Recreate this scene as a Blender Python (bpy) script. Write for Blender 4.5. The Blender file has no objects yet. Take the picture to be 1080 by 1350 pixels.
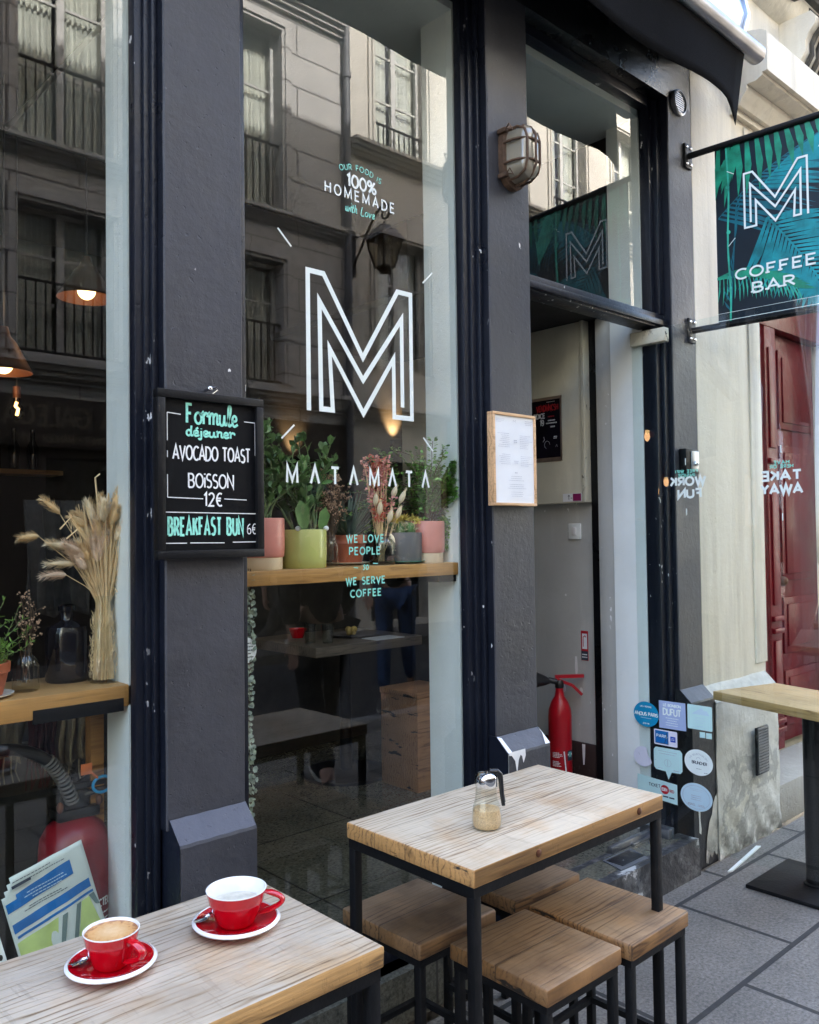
import bpy, bmesh, math, random
from mathutils import Vector, Matrix
R = random.Random(7)
sc = bpy.context.scene
PI = math.pi
# ------------------------------------------------------------ camera, sky, sun, exposure
cd = bpy.data.cameras.new('camera'); cam = bpy.data.objects.new('camera', cd); sc.collection.objects.link(cam)
sc.camera = cam
YAW, PITCH, ROLL = 0.829302, 0.0282174, -0.0126293
Fw = Vector((math.cos(YAW)*math.cos(PITCH), math.sin(YAW)*math.cos(PITCH), math.sin(PITCH)))
R0 = Vector((math.sin(YAW), -math.cos(YAW), 0)); U0 = R0.cross(Fw)
Rr = R0*math.cos(ROLL)+U0*math.sin(ROLL); Uu = U0*math.cos(ROLL)-R0*math.sin(ROLL)
mw = Matrix(((Rr.x, Uu.x, -Fw.x, 0), (Rr.y, Uu.y, -Fw.y, 0), (Rr.z, Uu.z, -Fw.z, 1.45), (0, 0, 0, 1)))
cam.matrix_world = mw
cd.sensor_fit = 'HORIZONTAL'; cd.sensor_width = 36.0; cd.lens = 1124.19/1080*36
cd.shift_x = 9.284/1080; cd.shift_y = -1.875/1080
cd.clip_start = 0.05; cd.clip_end = 800
w = bpy.data.worlds.new('World'); sc.world = w; w.use_nodes = True
nt = w.node_tree; w.cycles.sampling_method = 'NONE'
sky = nt.nodes.new('ShaderNodeTexSky'); sky.sky_type = 'NISHITA'; sky.sun_disc = False
SUN_EL = math.radians(42)
sky.sun_elevation = SUN_EL; sky.sun_rotation = 0.0; sky.air_density = 1.0; sky.dust_density = 5.0; sky.ozone_density = 0.5
bg = nt.nodes['Background']; nt.links.new(sky.outputs[0], bg.inputs[0]); bg.inputs[1].default_value = 0.15
sd = bpy.data.lights.new('sun', 'SUN'); sd.energy = 3.0; sd.angle = math.radians(0.5); sd.color = (1, .965, .92)
so = bpy.data.objects.new('sun', sd); sc.collection.objects.link(so)
so.rotation_euler = Vector((0, math.cos(SUN_EL), math.sin(SUN_EL))).to_track_quat('Z', 'Y').to_euler()
so.location = (0, 8, 20)
sc.view_settings.view_transform = 'Standard'; sc.view_settings.look = 'None'; sc.view_settings.gamma = 1
sc.view_settings.exposure = 3.82
sc.cycles.use_denoising = True; sc.cycles.use_guiding = True
sc.cycles.max_bounces = 10; sc.cycles.diffuse_bounces = 5; sc.cycles.transparent_max_bounces = 24; sc.cycles.glossy_bounces = 5
sc.cycles.caustics_reflective = False; sc.cycles.caustics_refractive = False
sc.cycles.sample_clamp_indirect = 2

# ------------------------------------------------------------ materials
M = {}
class NT:
    def __init__(s, name):
        s.m = bpy.data.materials.new(name); s.m.use_nodes = True; s.t = s.m.node_tree
        s.t.nodes.clear(); s.out = s.n('ShaderNodeOutputMaterial'); M[name] = s.m
    def n(s, typ, ins=None, **kw):
        nd = s.t.nodes.new(typ)
        for k, v in kw.items(): setattr(nd, k, v)
        for k, v in (ins or {}).items(): s.set(nd, k, v)
        return nd
    def set(s, nd, k, v):
        i = nd.inputs[k]
        if isinstance(v, bpy.types.NodeSocket): s.t.links.new(v, i)
        elif isinstance(v, bpy.types.Node): s.t.links.new(v.outputs[0], i)
        else:
            if isinstance(v, (tuple, list)) and len(v) == 3 and i.type == 'RGBA': v = (*v, 1)
            i.default_value = v
    def coord(s, scale=(1, 1, 1), which='Object', rot=(0, 0, 0)):
        tc = s.n('ShaderNodeTexCoord'); mp = s.n('ShaderNodeMapping', {'Vector': tc.outputs[which], 'Scale': scale, 'Rotation': rot}); return mp.outputs[0]
    def noise(s, vec, scale, detail=4, rough=.55, dist=0):
        nd = s.n('ShaderNodeTexNoise', {'Vector': vec, 'Scale': scale, 'Detail': detail, 'Roughness': rough, 'Distortion': dist}); return nd.outputs[0]
    def ramp(s, fac, stops, interp='LINEAR'):
        nd = s.n('ShaderNodeValToRGB', {'Fac': fac}); cr = nd.color_ramp; cr.interpolation = interp
        while len(cr.elements) < len(stops): cr.elements.new(.5)
        for e, (p, c) in zip(cr.elements, stops):
            e.position = p; e.color = (*c, 1) if isinstance(c, (tuple, list)) else (c, c, c, 1)
        return nd.outputs[0]
    def math(s, op, a, b=0.0, c=None):
        nd = s.n('ShaderNodeMath', operation=op); s.set(nd, 0, a); s.set(nd, 1, b)
        if c is not None: s.set(nd, 2, c)
        return nd.outputs[0]
    def mix(s, f, a, b, mode='MIX'):
        nd = s.n('ShaderNodeMix', data_type='RGBA', blend_type=mode); s.set(nd, 0, f); s.set(nd, 6, a); s.set(nd, 7, b); return nd.outputs[2]
    def bump(s, h, strength=.3, dist=.01):
        return s.n('ShaderNodeBump', {'Height': h, 'Strength': strength, 'Distance': dist}).outputs[0]
    def sep(s, vec): return s.n('ShaderNodeSeparateXYZ', {0: vec}).outputs
    def pbr(s, col, rough=.5, metal=0, normal=None, **kw):
        b = s.n('ShaderNodeBsdfPrincipled', {'Base Color': col, 'Roughness': rough, 'Metallic': metal})
        if normal is not None: s.set(b, 'Normal', normal)
        for k, v in kw.items(): s.set(b, k.replace('_', ' '), v)
        s.t.links.new(b.outputs[0], s.out.inputs[0]); return b

def simple(name, col, rough=.5, metal=0, var=.25, vs=12, bump=0.0, bs=80, **kw):
    t = NT(name); c = t.coord()
    nz = t.noise(c, vs, 5)
    dark = tuple(x*(1-var) for x in col); lite = tuple(min(1, x*(1+var)) for x in col)
    colr = t.ramp(nz, [(.3, dark), (.7, lite)])
    nm = t.bump(t.noise(c, bs, 4), bump, .004) if bump else None
    t.pbr(colr, rough, metal, nm, **kw); return t.m

def emissive(name, col, st):
    t = NT(name); e = t.n('ShaderNodeEmission', {'Color': col, 'Strength': st}); t.t.links.new(e.outputs[0], t.out.inputs[0])

def plaster(name, base, var, chips=.0, rough=.6, scale=3.0, bump=.5, chipcol=(.7, .7, .68), smear=.35, spec=.5, streak=0.0):
    t = NT(name); c = t.coord()
    n1 = t.noise(c, scale, 6, .6); n2 = t.noise(c, 42, 5, .6); n3 = t.noise(t.coord((6, 6, 1.2)), 2.2, 5, .6)
    col = t.ramp(n1, [(.25, tuple(x*(1-var) for x in base)), (.75, tuple(x*(1+var) for x in base))])
    col = t.mix(t.math('MULTIPLY', t.ramp(n3, [(.55, 0.0), (.8, 1.0)]), smear), col, tuple(min(1, x*1.6+.01) for x in base))
    if streak:
        sk = t.ramp(t.noise(t.coord((9, 9, .55)), 1.3, 6, .65), [(.50, 0.0), (.78, 1.0)])
        col = t.mix(t.math('MULTIPLY', sk, streak), col, tuple(x*.35 for x in base))
    if chips:
        ch = t.ramp(t.noise(t.coord((1, 1, .55)), 38, 3, .5), [(1-chips, 0.0), (1-chips+.012, 1.0)])
        ch = t.math('MULTIPLY', ch, t.ramp(t.noise(c, 2.3, 2), [(.5, 0.0), (.6, 1.0)]))
        col = t.mix(ch, col, chipcol)
    vor = t.noise(c, 7, 9, .68, .4)
    pit = t.ramp(t.noise(c, 55, 2, .5), [(.66, 0.0), (.74, 1.0)])
    h = t.math('SUBTRACT', t.math('ADD', t.math('MULTIPLY', n2, .5), vor), t.math('MULTIPLY', pit, .5))
    t.pbr(col, t.ramp(n1, [(.3, rough-.12), (.7, rough+.12)]), 0, t.bump(h, bump, .012), Specular_IOR_Level=spec); return t.m

plaster('facade_paint', (.0365, .037, .0435), .36, .275, .55, bump=.34)
plaster('skylit_cap', (.074, .076, .094), .3, .27, .6, bump=.35)  # plinth caps coloured paler and bluer, standing in for skylight from above
plaster('plinth_black', (.012, .012, .014), .3, .28, .42, bump=.3)
plaster('frame_paint', (.0075, .0095, .0165), .25, .318, .36, bump=.22, spec=.35)
plaster('black_paint', (.0045, .005, .006), .25, .2, .3, bump=.3, spec=.35)
plaster('white_reveal', (.80, .83, .80), .08, .0, .55, bump=.2, smear=.2)
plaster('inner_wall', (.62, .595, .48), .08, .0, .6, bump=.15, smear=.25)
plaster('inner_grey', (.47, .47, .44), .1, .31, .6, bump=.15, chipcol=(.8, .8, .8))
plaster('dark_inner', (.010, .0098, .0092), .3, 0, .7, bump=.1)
plaster('brown_skirt', (.035, .018, .015), .3, .30, .5)
plaster('neighbour_plaster', (.72, .665, .55), .10, 0, .75, 1.6, .35, smear=.3, streak=.40)
plaster('upper_plaster', (.42, .38, .32), .15, 0, .8, 1.0, .35)
plaster('red_paint', (.15, .0025, .008), .25, .0, .42, bump=.15, spec=.3)
plaster('stone_step', (.42, .39, .33), .2, .0, .8, bump=.5)
plaster('old_cream', (.55, .53, .42), .15, .36, .6, bump=.5, chipcol=(.05, .045, .04))

t = NT('peeling_plinth'); c = t.coord()
n1 = t.noise(c, 3.1, 8, .62, .35); n2 = t.noise(c, 16, 5)
col = t.ramp(n1, [(.45, (.70, .675, .60)), (.535, (.62, .60, .53)), (.545, (.40, .39, .35)), (.60, (.46, .45, .40)), (.61, (.66, .63, .53))])
z = t.sep(c)[2]
col = t.mix(t.ramp(t.math('ADD', z, t.math('MULTIPLY', n1, .35)), [(.60, 0.0), (.66, 1.0)]), col, t.ramp(n2, [(.3, (.60, .575, .50)), (.7, (.70, .67, .585))]))
damp = t.math('MULTIPLY', t.ramp(z, [(.0, 1.0), (.22, 0.0)]), t.ramp(n2, [(.35, 0.0), (.55, 1.0)]))
col = t.mix(damp, col, (.17, .16, .135))
col = t.mix(t.ramp(t.math('ADD', z, t.math('MULTIPLY', n2, .05)), [(.700, 0.0), (.712, 1.0)]), col, t.ramp(n2, [(.3, (.40, .385, .34)), (.7, (.56, .54, .48))]))  # sloped ledge coloured darker to offset the skylight it catches
t.pbr(col, .85, 0, t.bump(t.math('ADD', n1, t.math('MULTIPLY', n2, .3)), .8, .02))

t = NT('step_paint'); c = t.coord()
n1 = t.noise(c, 7, 7, .65); n2 = t.noise(c, 30, 4)
col = t.ramp(n1, [(.50, (.035, .034, .035)), (.56, (.10, .10, .10)), (.60, (.11, .105, .10)), (.62, (.46, .46, .45))])
t.pbr(col, .6, 0, t.bump(t.math('ADD', n1, n2), .6, .01))

def wood(name, base, dark, top=None, axis='X', planks=0.0, rough=.55, cracks=True, stain=.25):
    t = NT(name); tc = t.n('ShaderNodeTexCoord')
    info = t.n('ShaderNodeObjectInfo')
    off = t.n('ShaderNodeVectorMath', operation='SCALE'); t.set(off, 0, t.n('ShaderNodeCombineXYZ', {0: info.outputs['Random'], 1: info.outputs['Random'], 2: 0.0}).outputs[0]); off.inputs['Scale'].default_value = 7.0
    add = t.n('ShaderNodeVectorMath', operation='ADD'); t.set(add, 0, tc.outputs['Object']); t.set(add, 1, off.outputs[0])
    st = (.9, 7, 7) if axis == 'X' else (7, .9, 7)
    v = t.n('ShaderNodeMapping', {'Vector': add.outputs[0], 'Scale': st}).outputs[0]
    # each plank carries grain of its own
    px = t.sep(tc.outputs['Object'])[1 if axis == 'X' else 0]
    if planks:
        pid = t.math('FLOOR', t.math('DIVIDE', px, planks)); fr = t.math('FRACT', t.math('DIVIDE', px, planks))
        v2 = t.n('ShaderNodeVectorMath', operation='ADD'); t.set(v2, 0, v)
        t.set(v2, 1, t.n('ShaderNodeCombineXYZ', {0: t.math('MULTIPLY', pid, 3.71), 1: t.math('MULTIPLY', pid, 1.37), 2: t.math('MULTIPLY', pid, 5.1)}).outputs[0]); v = v2.outputs[0]
    big = t.noise(v, 1.6, 3, .5, .3)
    wv = t.n('ShaderNodeTexWave', {'Vector': v, 'Scale': 2.9, 'Distortion': 10.0, 'Detail': 2.0, 'Detail Scale': 1.25, 'Detail Roughness': .55}, wave_type='BANDS', bands_direction='Y' if axis == 'X' else 'X').outputs[0]
    wv = t.math('SUBTRACT', 1.0, t.math('POWER', t.math('SUBTRACT', 1.0, wv), 4.0))
    wv = t.math('ADD', wv, t.math('MULTIPLY', t.math('SUBTRACT', 1.0, wv), t.ramp(t.noise(v, 1.1, 3, .6), [(.46, 0.0), (.68, .75)])))
    fst = (3.2, 95, 95) if axis == 'X' else (95, 3.2, 95)
    fine = t.noise(t.n('ShaderNodeMapping', {'Vector': v, 'Scale': tuple(a/b for a, b in zip(fst, st))}).outputs[0], 2.2, 5, .6)
    g = t.math('ADD', t.math('ADD', .02, t.math('MULTIPLY', wv, .19)), t.math('ADD', t.math('MULTIPLY', fine, .56), t.math('MULTIPLY', big, .30)))
    g = t.math('ADD', t.math('MULTIPLY', t.math('SUBTRACT', g, .55), 1.2), .55)
    col = t.ramp(g, [(.38, dark), (.49, tuple((a+b*2)/3 for a, b in zip(dark, base))), (.58, base), (.72, tuple(min(1, x*1.18) for x in base))])
    if top:
        tcol = t.ramp(g, [(.38, (top[0]*.42, top[1]*.35, top[2]*.28)), (.48, (top[0]*.84, top[1]*.79, top[2]*.72)), (.57, top), (.72, tuple(min(1, x*1.12) for x in top))])
        nz = t.sep(t.n('ShaderNodeNewGeometry').outputs['Normal'])[2]
        wear = t.math('MULTIPLY', t.ramp(nz, [(.7, 0.0), (.95, 1.0)]), t.ramp(t.noise(add.outputs[0], 7, 5), [(.22, .35), (.5, 1.0)]))
        col = t.mix(wear, col, tcol)
    st_ = t.ramp(t.noise(add.outputs[0], 5.5, 5, .62), [(.45, 0.0), (.72, 1.0)])
    col = t.mix(t.math('MULTIPLY', st_, stain), col, tuple(x*.8 for x in dark))
    kn = t.ramp(t.noise(t.n('ShaderNodeMapping', {'Vector': v, 'Scale': (1, .55, .55)}).outputs[0], 2.4, 2, .5), [(.70, 0.0), (.76, 1.0)])
    col = t.mix(t.math('MULTIPLY', kn, .6), col, tuple(x*.5 for x in dark))
    h = g
    if planks:
        seam = t.ramp(fr, [(0.0, 1.0), (.018, 0.0), (.982, 0.0), (1.0, 1.0)])
        col = t.mix(t.math('MULTIPLY', seam, .8), col, tuple(x*.25 for x in dark))
        h = t.math('SUBTRACT', g, t.math('MULTIPLY', seam, 1.2))
    if cracks:
        cr = t.ramp(t.noise(t.n('ShaderNodeMapping', {'Vector': add.outputs[0], 'Scale': (26, 3.5, 14) if axis == 'X' else (3.5, 26, 14)}).outputs[0], 1.6, 4, .65), [(.60, 0.0), (.635, 1.0)])
        nx = t.math('ABSOLUTE', t.sep(t.n('ShaderNodeNewGeometry').outputs['Normal'])[0 if axis == 'X' else 1])
        cr = t.math('MULTIPLY', cr, t.ramp(nx, [(.6, .12), (.9, 1.0)]))
        col = t.mix(cr, col, (.02, .014, .01)); h = t.math('SUBTRACT', h, cr)
    t.pbr(col, t.ramp(fine, [(.3, rough-.1), (.7, rough+.15)]), 0, t.bump(h, .35, .004)); return t.m
wood('table_wood', (.47, .25, .085), (.20, .10, .035), (.57, .475, .35), 'X', .1045, stain=.3)
wood('near_table_wood', (.50, .28, .10), (.20, .11, .04), (.49, .42, .325), 'X', 0, stain=.35)
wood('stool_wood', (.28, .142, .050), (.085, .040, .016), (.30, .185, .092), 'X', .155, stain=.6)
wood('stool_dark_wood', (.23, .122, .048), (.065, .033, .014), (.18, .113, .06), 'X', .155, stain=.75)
wood('shelf_wood', (.42, .21, .06), (.22, .10, .03), (.40, .23, .09), 'X', 0, cracks=False)
wood('far_table_wood', (.50, .31, .12), (.28, .16, .06), (.58, .40, .20), 'Y', 0, cracks=False)
wood('bench_wood', (.16, .13, .10), (.06, .05, .04), None, 'X', 0, cracks=False)
wood('crate_wood', (.40, .20, .09), (.2, .09, .04), None, 'X', 0)
wood('pale_frame_wood', (.62, .38, .20), (.42, .24, .11), None, 'X', 0, cracks=False)

simple('black_steel', (.0045, .0045, .005), .5, .0, .35, 20, .25, 60, Specular_IOR_Level=.25)
simple('black_plastic', (.012, .012, .012), .3)
simple('grey_metal', (.30, .31, .33), .38, .9, .2, 15, .1)
simple('chrome', (.75, .76, .78), .08, 1, .05)
simple('alu', (.42, .46, .52), .28, .9, .12, 6)
simple('awning_bar', (.20, .20, .21), .3, .85, .25, 5)
simple('awning_cloth', (.0035, .0035, .004), .9, 0, .3, 6, .3, 300, Specular_IOR_Level=.04)
simple('rust', (.10, .058, .034), .75, .2, .45, 40, .6, 90)
simple('red_ceramic', (.48, .002, .010), .06, 0, .06, Coat_Weight=.5)
simple('white_ceramic', (.78, .77, .75), .12, 0, .04)
simple('dull_red', (.20, .010, .016), .35, 0, .15, 8)
simple('ext_red', (.42, .006, .014), .28, 0, .12, 8)
simple('pink_pot', (.70, .25, .20), .35, 0, .08)
simple('cream_pot', (.75, .58, .40), .5, 0, .08)
simple('lime_pot', (.50, .50, .16), .18, 0, .1, 5)
simple('terracotta', (.40, .10, .04), .7, 0, .2, 10, .2)
simple('grey_pot', (.16, .15, .15), .5, 0, .15)
simple('teal_ceramic', (.16, .42, .38), .25)
simple('soil', (.02, .013, .009), .95, 0, .4, 60, .8, 90)
simple('dark_bottle', (.006, .007, .012), .05, 0, .2, Coat_Weight=.5)
simple('paper', (.78, .79, .80), .7, 0, .04, 5)
simple('pale_paper', (.62, .68, .62), .5, 0, .1, 9)
simple('sticker_mint', (.52, .74, .72), .4, 0, .04)
simple('sticker_sky', (.50, .66, .74), .4, 0, .04)
simple('sticker_blue', (.005, .25, .46), .4, 0, .06)
simple('sticker_lav', (.36, .44, .66), .4, 0, .06)
simple('sticker_white', (.70, .69, .78), .4, 0, .04)
simple('ink_dark', (.03, .04, .06), .6)
simple('ink_grey', (.38, .40, .45), .6)
simple('ink_lightgrey', (.50, .50, .54), .7)
simple('ink_red', (.45, .01, .02), .5)
simple('royal_blue', (.01, .06, .42), .5)
simple('deep_blue', (.005, .14, .42), .45, 0, .1, 20)
simple('map_green', (.50, .62, .20), .5, 0, .15, 20)
simple('map_grey', (.14, .20, .18), .5, 0, .1)
simple('chalk_white', (.80, .80, .78), .9, 0, .12, 150)
simple('chalk_mint', (.30, .74, .60), .9, 0, .2, 120)
simple('vinyl_white', (.78, .84, .80), .5, 0, .03)
simple('vinyl_mint', (.22, .66, .55), .5, 0, .05)
simple('banner_dark', (.002, .009, .018), .35, 0, .4, 4)
simple('banner_green', (.012, .26, .155), .35, 0, .45, 18)
simple('banner_teal', (.006, .24, .275), .35, 0, .45, 14)
simple('banner_mint', (.04, .42, .29), .35, 0, .4, 20)
simple('banner_navy', (.006, .115, .155), .35, 0, .4, 14)
simple('rubber', (.015, .015, .015), .6)
simple('hose_metal', (.35, .34, .32), .35, .8)
simple('tag_orange', (.65, .17, .05), .6)
simple('ring_blue', (.01, .25, .50), .35)
simple('textile_cream', (.34, .29, .20), .9, 0, .2, 20, .6, 200)
simple('textile_maroon', (.07, .015, .02), .9, 0, .3, 30, .6, 150)
simple('textile_black', (.02, .02, .022), .9, 0, .4, 30, .5, 150)
simple('leaf_jade', (.10, .19, .055), .4, 0, .35, 25)
simple('leaf_dark', (.05, .12, .035), .5, 0, .4, 25)
simple('leaf_fern', (.15, .31, .055), .5, 0, .4, 20)
simple('leaf_herb', (.14, .26, .04), .5, 0, .4, 20)
simple('leaf_silver', (.20, .235, .17), .5, 0, .55, 60)
simple('leaf_aloe', (.07, .13, .085), .4, 0, .3, 30)
simple('stem_green', (.12, .17, .06), .6)
simple('stem_brown', (.10, .06, .035), .8)
simple('dry_brown', (.45, .29, .19), .9, 0, .4, 30)
simple('dry_straw', (.85, .62, .35), .9, 0, .2, 30)
simple('dry_pale', (.90, .73, .51), .95, 0, .15, 30)
simple('dry_blush', (.88, .66, .50), .95, 0, .2, 30)
simple('dry_pink', (.72, .32, .27), .9, 0, .3, 40)
simple('dry_coral', (.65, .17, .11), .9, 0, .3, 40)
simple('flower_yellow', (.80, .66, .18), .8, 0, .2, 40)
simple('moss', (.06, .055, .045), .95, 0, .6, 12, .8, 50)
simple('black_hair', (.012, .009, .008), .5)
simple('skin', (.62, .36, .25), .5, 0, .08)
simple('denim', (.05, .10, .22), .85, 0, .3, 30, .3, 200)
simple('black_cloth', (.006, .006, .007), .9, 0, .3, 20, .3, 120)
simple('grey_cloth', (.08, .075, .07), .9, 0, .3, 20, .3, 120)
simple('shoe_grey', (.12, .12, .12), .7, 0, .3, 30)
simple('sole_white', (.72, .68, .58), .7, 0, .1)
simple('coffee_foam', (.62, .36, .15), .5, 0, .25, 26)
t = NT('crema'); c = t.coord(); s3 = t.sep(c)
rad = t.math('SQRT', t.math('ADD', t.math('MULTIPLY', s3[0], s3[0]), t.math('MULTIPLY', s3[1], s3[1])))
nz = t.noise(c, 55, 5, .6, 2.0)
e = t.math('ADD', t.math('MULTIPLY', rad, 22.0), t.math('MULTIPLY', t.math('SUBTRACT', nz, .5), 1.1))
t.pbr(t.ramp(e, [(.1, (.74, .50, .27)), (.45, (.66, .40, .18)), (.72, (.60, .31, .11)), (.85, (.34, .13, .04))]), .4, 0, t.bump(t.noise(c, 300, 3), .3, .001))
simple('milk_left', (.50, .47, .38), .3, 0, .25, 60)
simple('sugar', (.62, .42, .22), .9, 0, .25, 300, .5, 400)
simple('food', (.50, .36, .12), .8, 0, .4, 60)
simple('copper', (.11, .04, .018), .5, .4, .2)
simple('concrete', (.26, .25, .24), .85, 0, .25, 8, .5, 60)
simple('curtain', (.66, .65, .61), .9, 0, .12, 5)
simple('slate', (.10, .105, .115), .6, 0, .2, 5)
simple('grey_partition', (.045, .042, .038), .7)
simple('ink_black', (.005, .004, .010), .6, Specular_IOR_Level=.15)
simple('ink_magenta', (.22, .01, .09), .5)
simple('ribbed_lamp_glass', (.27, .24, .18), .12, 0, .15, 9, Coat_Weight=.6)
simple('sash_paint', (.46, .46, .44), .5)
simple('sign_letters', (.12, .10, .07), .7)
emissive('bulb_warm', (1, .62, .25), .5)
emissive('filament', (1, .5, .16), 1.0)

# glass: a pane that mirrors by the Fresnel law on its outward skin and tints what passes
def glass(name, tint, ior=1.5, rough=0.0, gain=1.0):
    t = NT(name)
    fr = t.n('ShaderNodeFresnel', {'IOR': ior}).outputs[0]
    f2 = t.math('DIVIDE', t.math('MULTIPLY', fr, 2.0*gain), t.math('ADD', fr, 1.0))
    bf = t.n('ShaderNodeNewGeometry').outputs['Backfacing']
    fac = t.math('MULTIPLY', f2, t.math('SUBTRACT', 1.0, bf))
    fac = t.math('MINIMUM', fac, 1.0)
    tr = t.n('ShaderNodeBsdfTransparent', {'Color': tint}); gl = t.n('ShaderNodeBsdfGlossy', {'Color': (1, 1, 1), 'Roughness': rough})
    mx = t.n('ShaderNodeMixShader'); t.set(mx, 0, fac); t.set(mx, 1, tr.outputs[0]); t.set(mx, 2, gl.outputs[0])
    t.t.links.new(mx.outputs[0], t.out.inputs[0])
glass('pane_glass', (.965, .985, .972), 1.5, 0.0, .72)
glass('door_glass', (.955, .985, .978))
glass('jar_glass', (.90, .92, .90), 1.45)
glass('dark_jar_glass', (.45, .50, .48), 1.5)
glass('plastic_sleeve', (.97, .97, .97), 1.45, .12, .5)
glass('lamp_glass', (.62, .58, .50), 1.5, .12)
glass('black_pane', (.10, .11, .12), 1.5)

t = NT('chalk_black'); c = t.coord()
n1 = t.noise(c, 9, 6, .6, 1.0)
sm = t.math('MULTIPLY', t.ramp(n1, [(.55, 0.0), (.75, 1.0)]), .5)
t.pbr(t.mix(sm, (.0022, .0026, .0034), (.014, .016, .019)), .6, Specular_IOR_Level=.15)

def paving(name, col, jcol, bw, bh, mortar, off=.5, rough=.7, gloss=None, bumpd=.006, squash=None):
    t = NT(name); c = t.coord()
    bt = t.n('ShaderNodeTexBrick', {'Vector': c, 'Color1': (0, 0, 0), 'Color2': (1, 1, 1), 'Mortar': (.5, .5, .5), 'Scale': 1.0, 'Mortar Size': mortar, 'Mortar Smooth': .1, 'Bias': 0.0, 'Brick Width': bw, 'Row Height': bh}, offset=off)
    n1 = t.noise(c, 2.2, 6, .6); n2 = t.noise(c, 85, 4, .75); n3 = t.noise(c, 11, 5)
    base = t.ramp(n1, [(.25, tuple(x*.7 for x in col)), (.75, tuple(x*1.25 for x in col))])
    base = t.mix(t.math('MULTIPLY', t.math('SUBTRACT', t.sep(bt.outputs[0])[0], .5), .8), base, t.mix(1.0, base, (1.6, 1.6, 1.6), 'MULTIPLY'))
    sp = t.ramp(n2, [(.33, .50), (.67, 1.5)])
    base = t.mix(1.0, base, sp, 'MULTIPLY')
    base = t.mix(t.math('MULTIPLY', t.ramp(n3, [(.6, 0.0), (.75, 1.0)]), .4), base, tuple(x*.45 for x in col))
    colr = t.mix(bt.outputs[1], base, jcol)
    h = t.math('ADD', t.math('SUBTRACT', 0.0, bt.outputs[1]), t.math('MULTIPLY', n2, .18))
    t.pbr(colr, gloss if gloss is not None else t.ramp(n3, [(.3, rough-.12), (.7, rough+.12)]), 0, t.bump(h, .6, bumpd))
paving('pavement', (.160, .146, .128), (.028, .027, .026), .76, .44, .010)
paving('inner_tiles', (.11, .105, .08), (.06, .055, .045), .62, .62, .005, 0.0, gloss=.14, bumpd=.001)
paving('far_slabs', (.06, .056, .052), (.02, .02, .02), .9, .5, .011)
simple('asphalt', (.022, .022, .024), .8, 0, .3, 6, .8, 160)
simple('earth', (.15, .13, .11), .9, 0, .3, .2)

def masonry(name, col, jcol, bw, bh, mortar, var=.14):
    t = NT(name); tc = t.n('ShaderNodeTexCoord'); s = t.sep(tc.outputs['Object'])
    v = t.n('ShaderNodeCombineXYZ', {0: t.math('ADD', s[0], s[1]), 1: s[2], 2: 0.0}).outputs[0]
    bt = t.n('ShaderNodeTexBrick', {'Vector': v, 'Color1': (0, 0, 0), 'Color2': (1, 1, 1), 'Mortar': (.5, .5, .5), 'Scale': 1.0, 'Mortar Size': mortar, 'Mortar Smooth': .2, 'Bias': 0.0, 'Brick Width': bw, 'Row Height': bh})
    n1 = t.noise(tc.outputs['Object'], 1.3, 6, .6); n2 = t.noise(t.coord((5, 5, .7)), 1.5, 4)
    base = t.ramp(n1, [(.25, tuple(x*(1-var) for x in col)), (.75, tuple(x*(1+var) for x in col))])
    base = t.mix(t.math('MULTIPLY', t.ramp(n2, [(.55, 0.0), (.75, 1.0)]), .3), base, tuple(x*.6 for x in col))
    colr = t.mix(bt.outputs[1], base, jcol)
    t.pbr(colr, .85, 0, t.bump(t.math('SUBTRACT', t.math('MULTIPLY', n1, .3), bt.outputs[1]), .5, .012))
masonry('opposite_stone', (.39, .383, .365), (.11, .105, .10), 1.6, .47, .012)
masonry('opposite_cream', (.47, .45, .40), (.43, .41, .36), 3.0, 1.2, .002)
masonry('opposite_base', (.035, .026, .02), (.025, .02, .016), 1.2, .6, .01)

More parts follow.
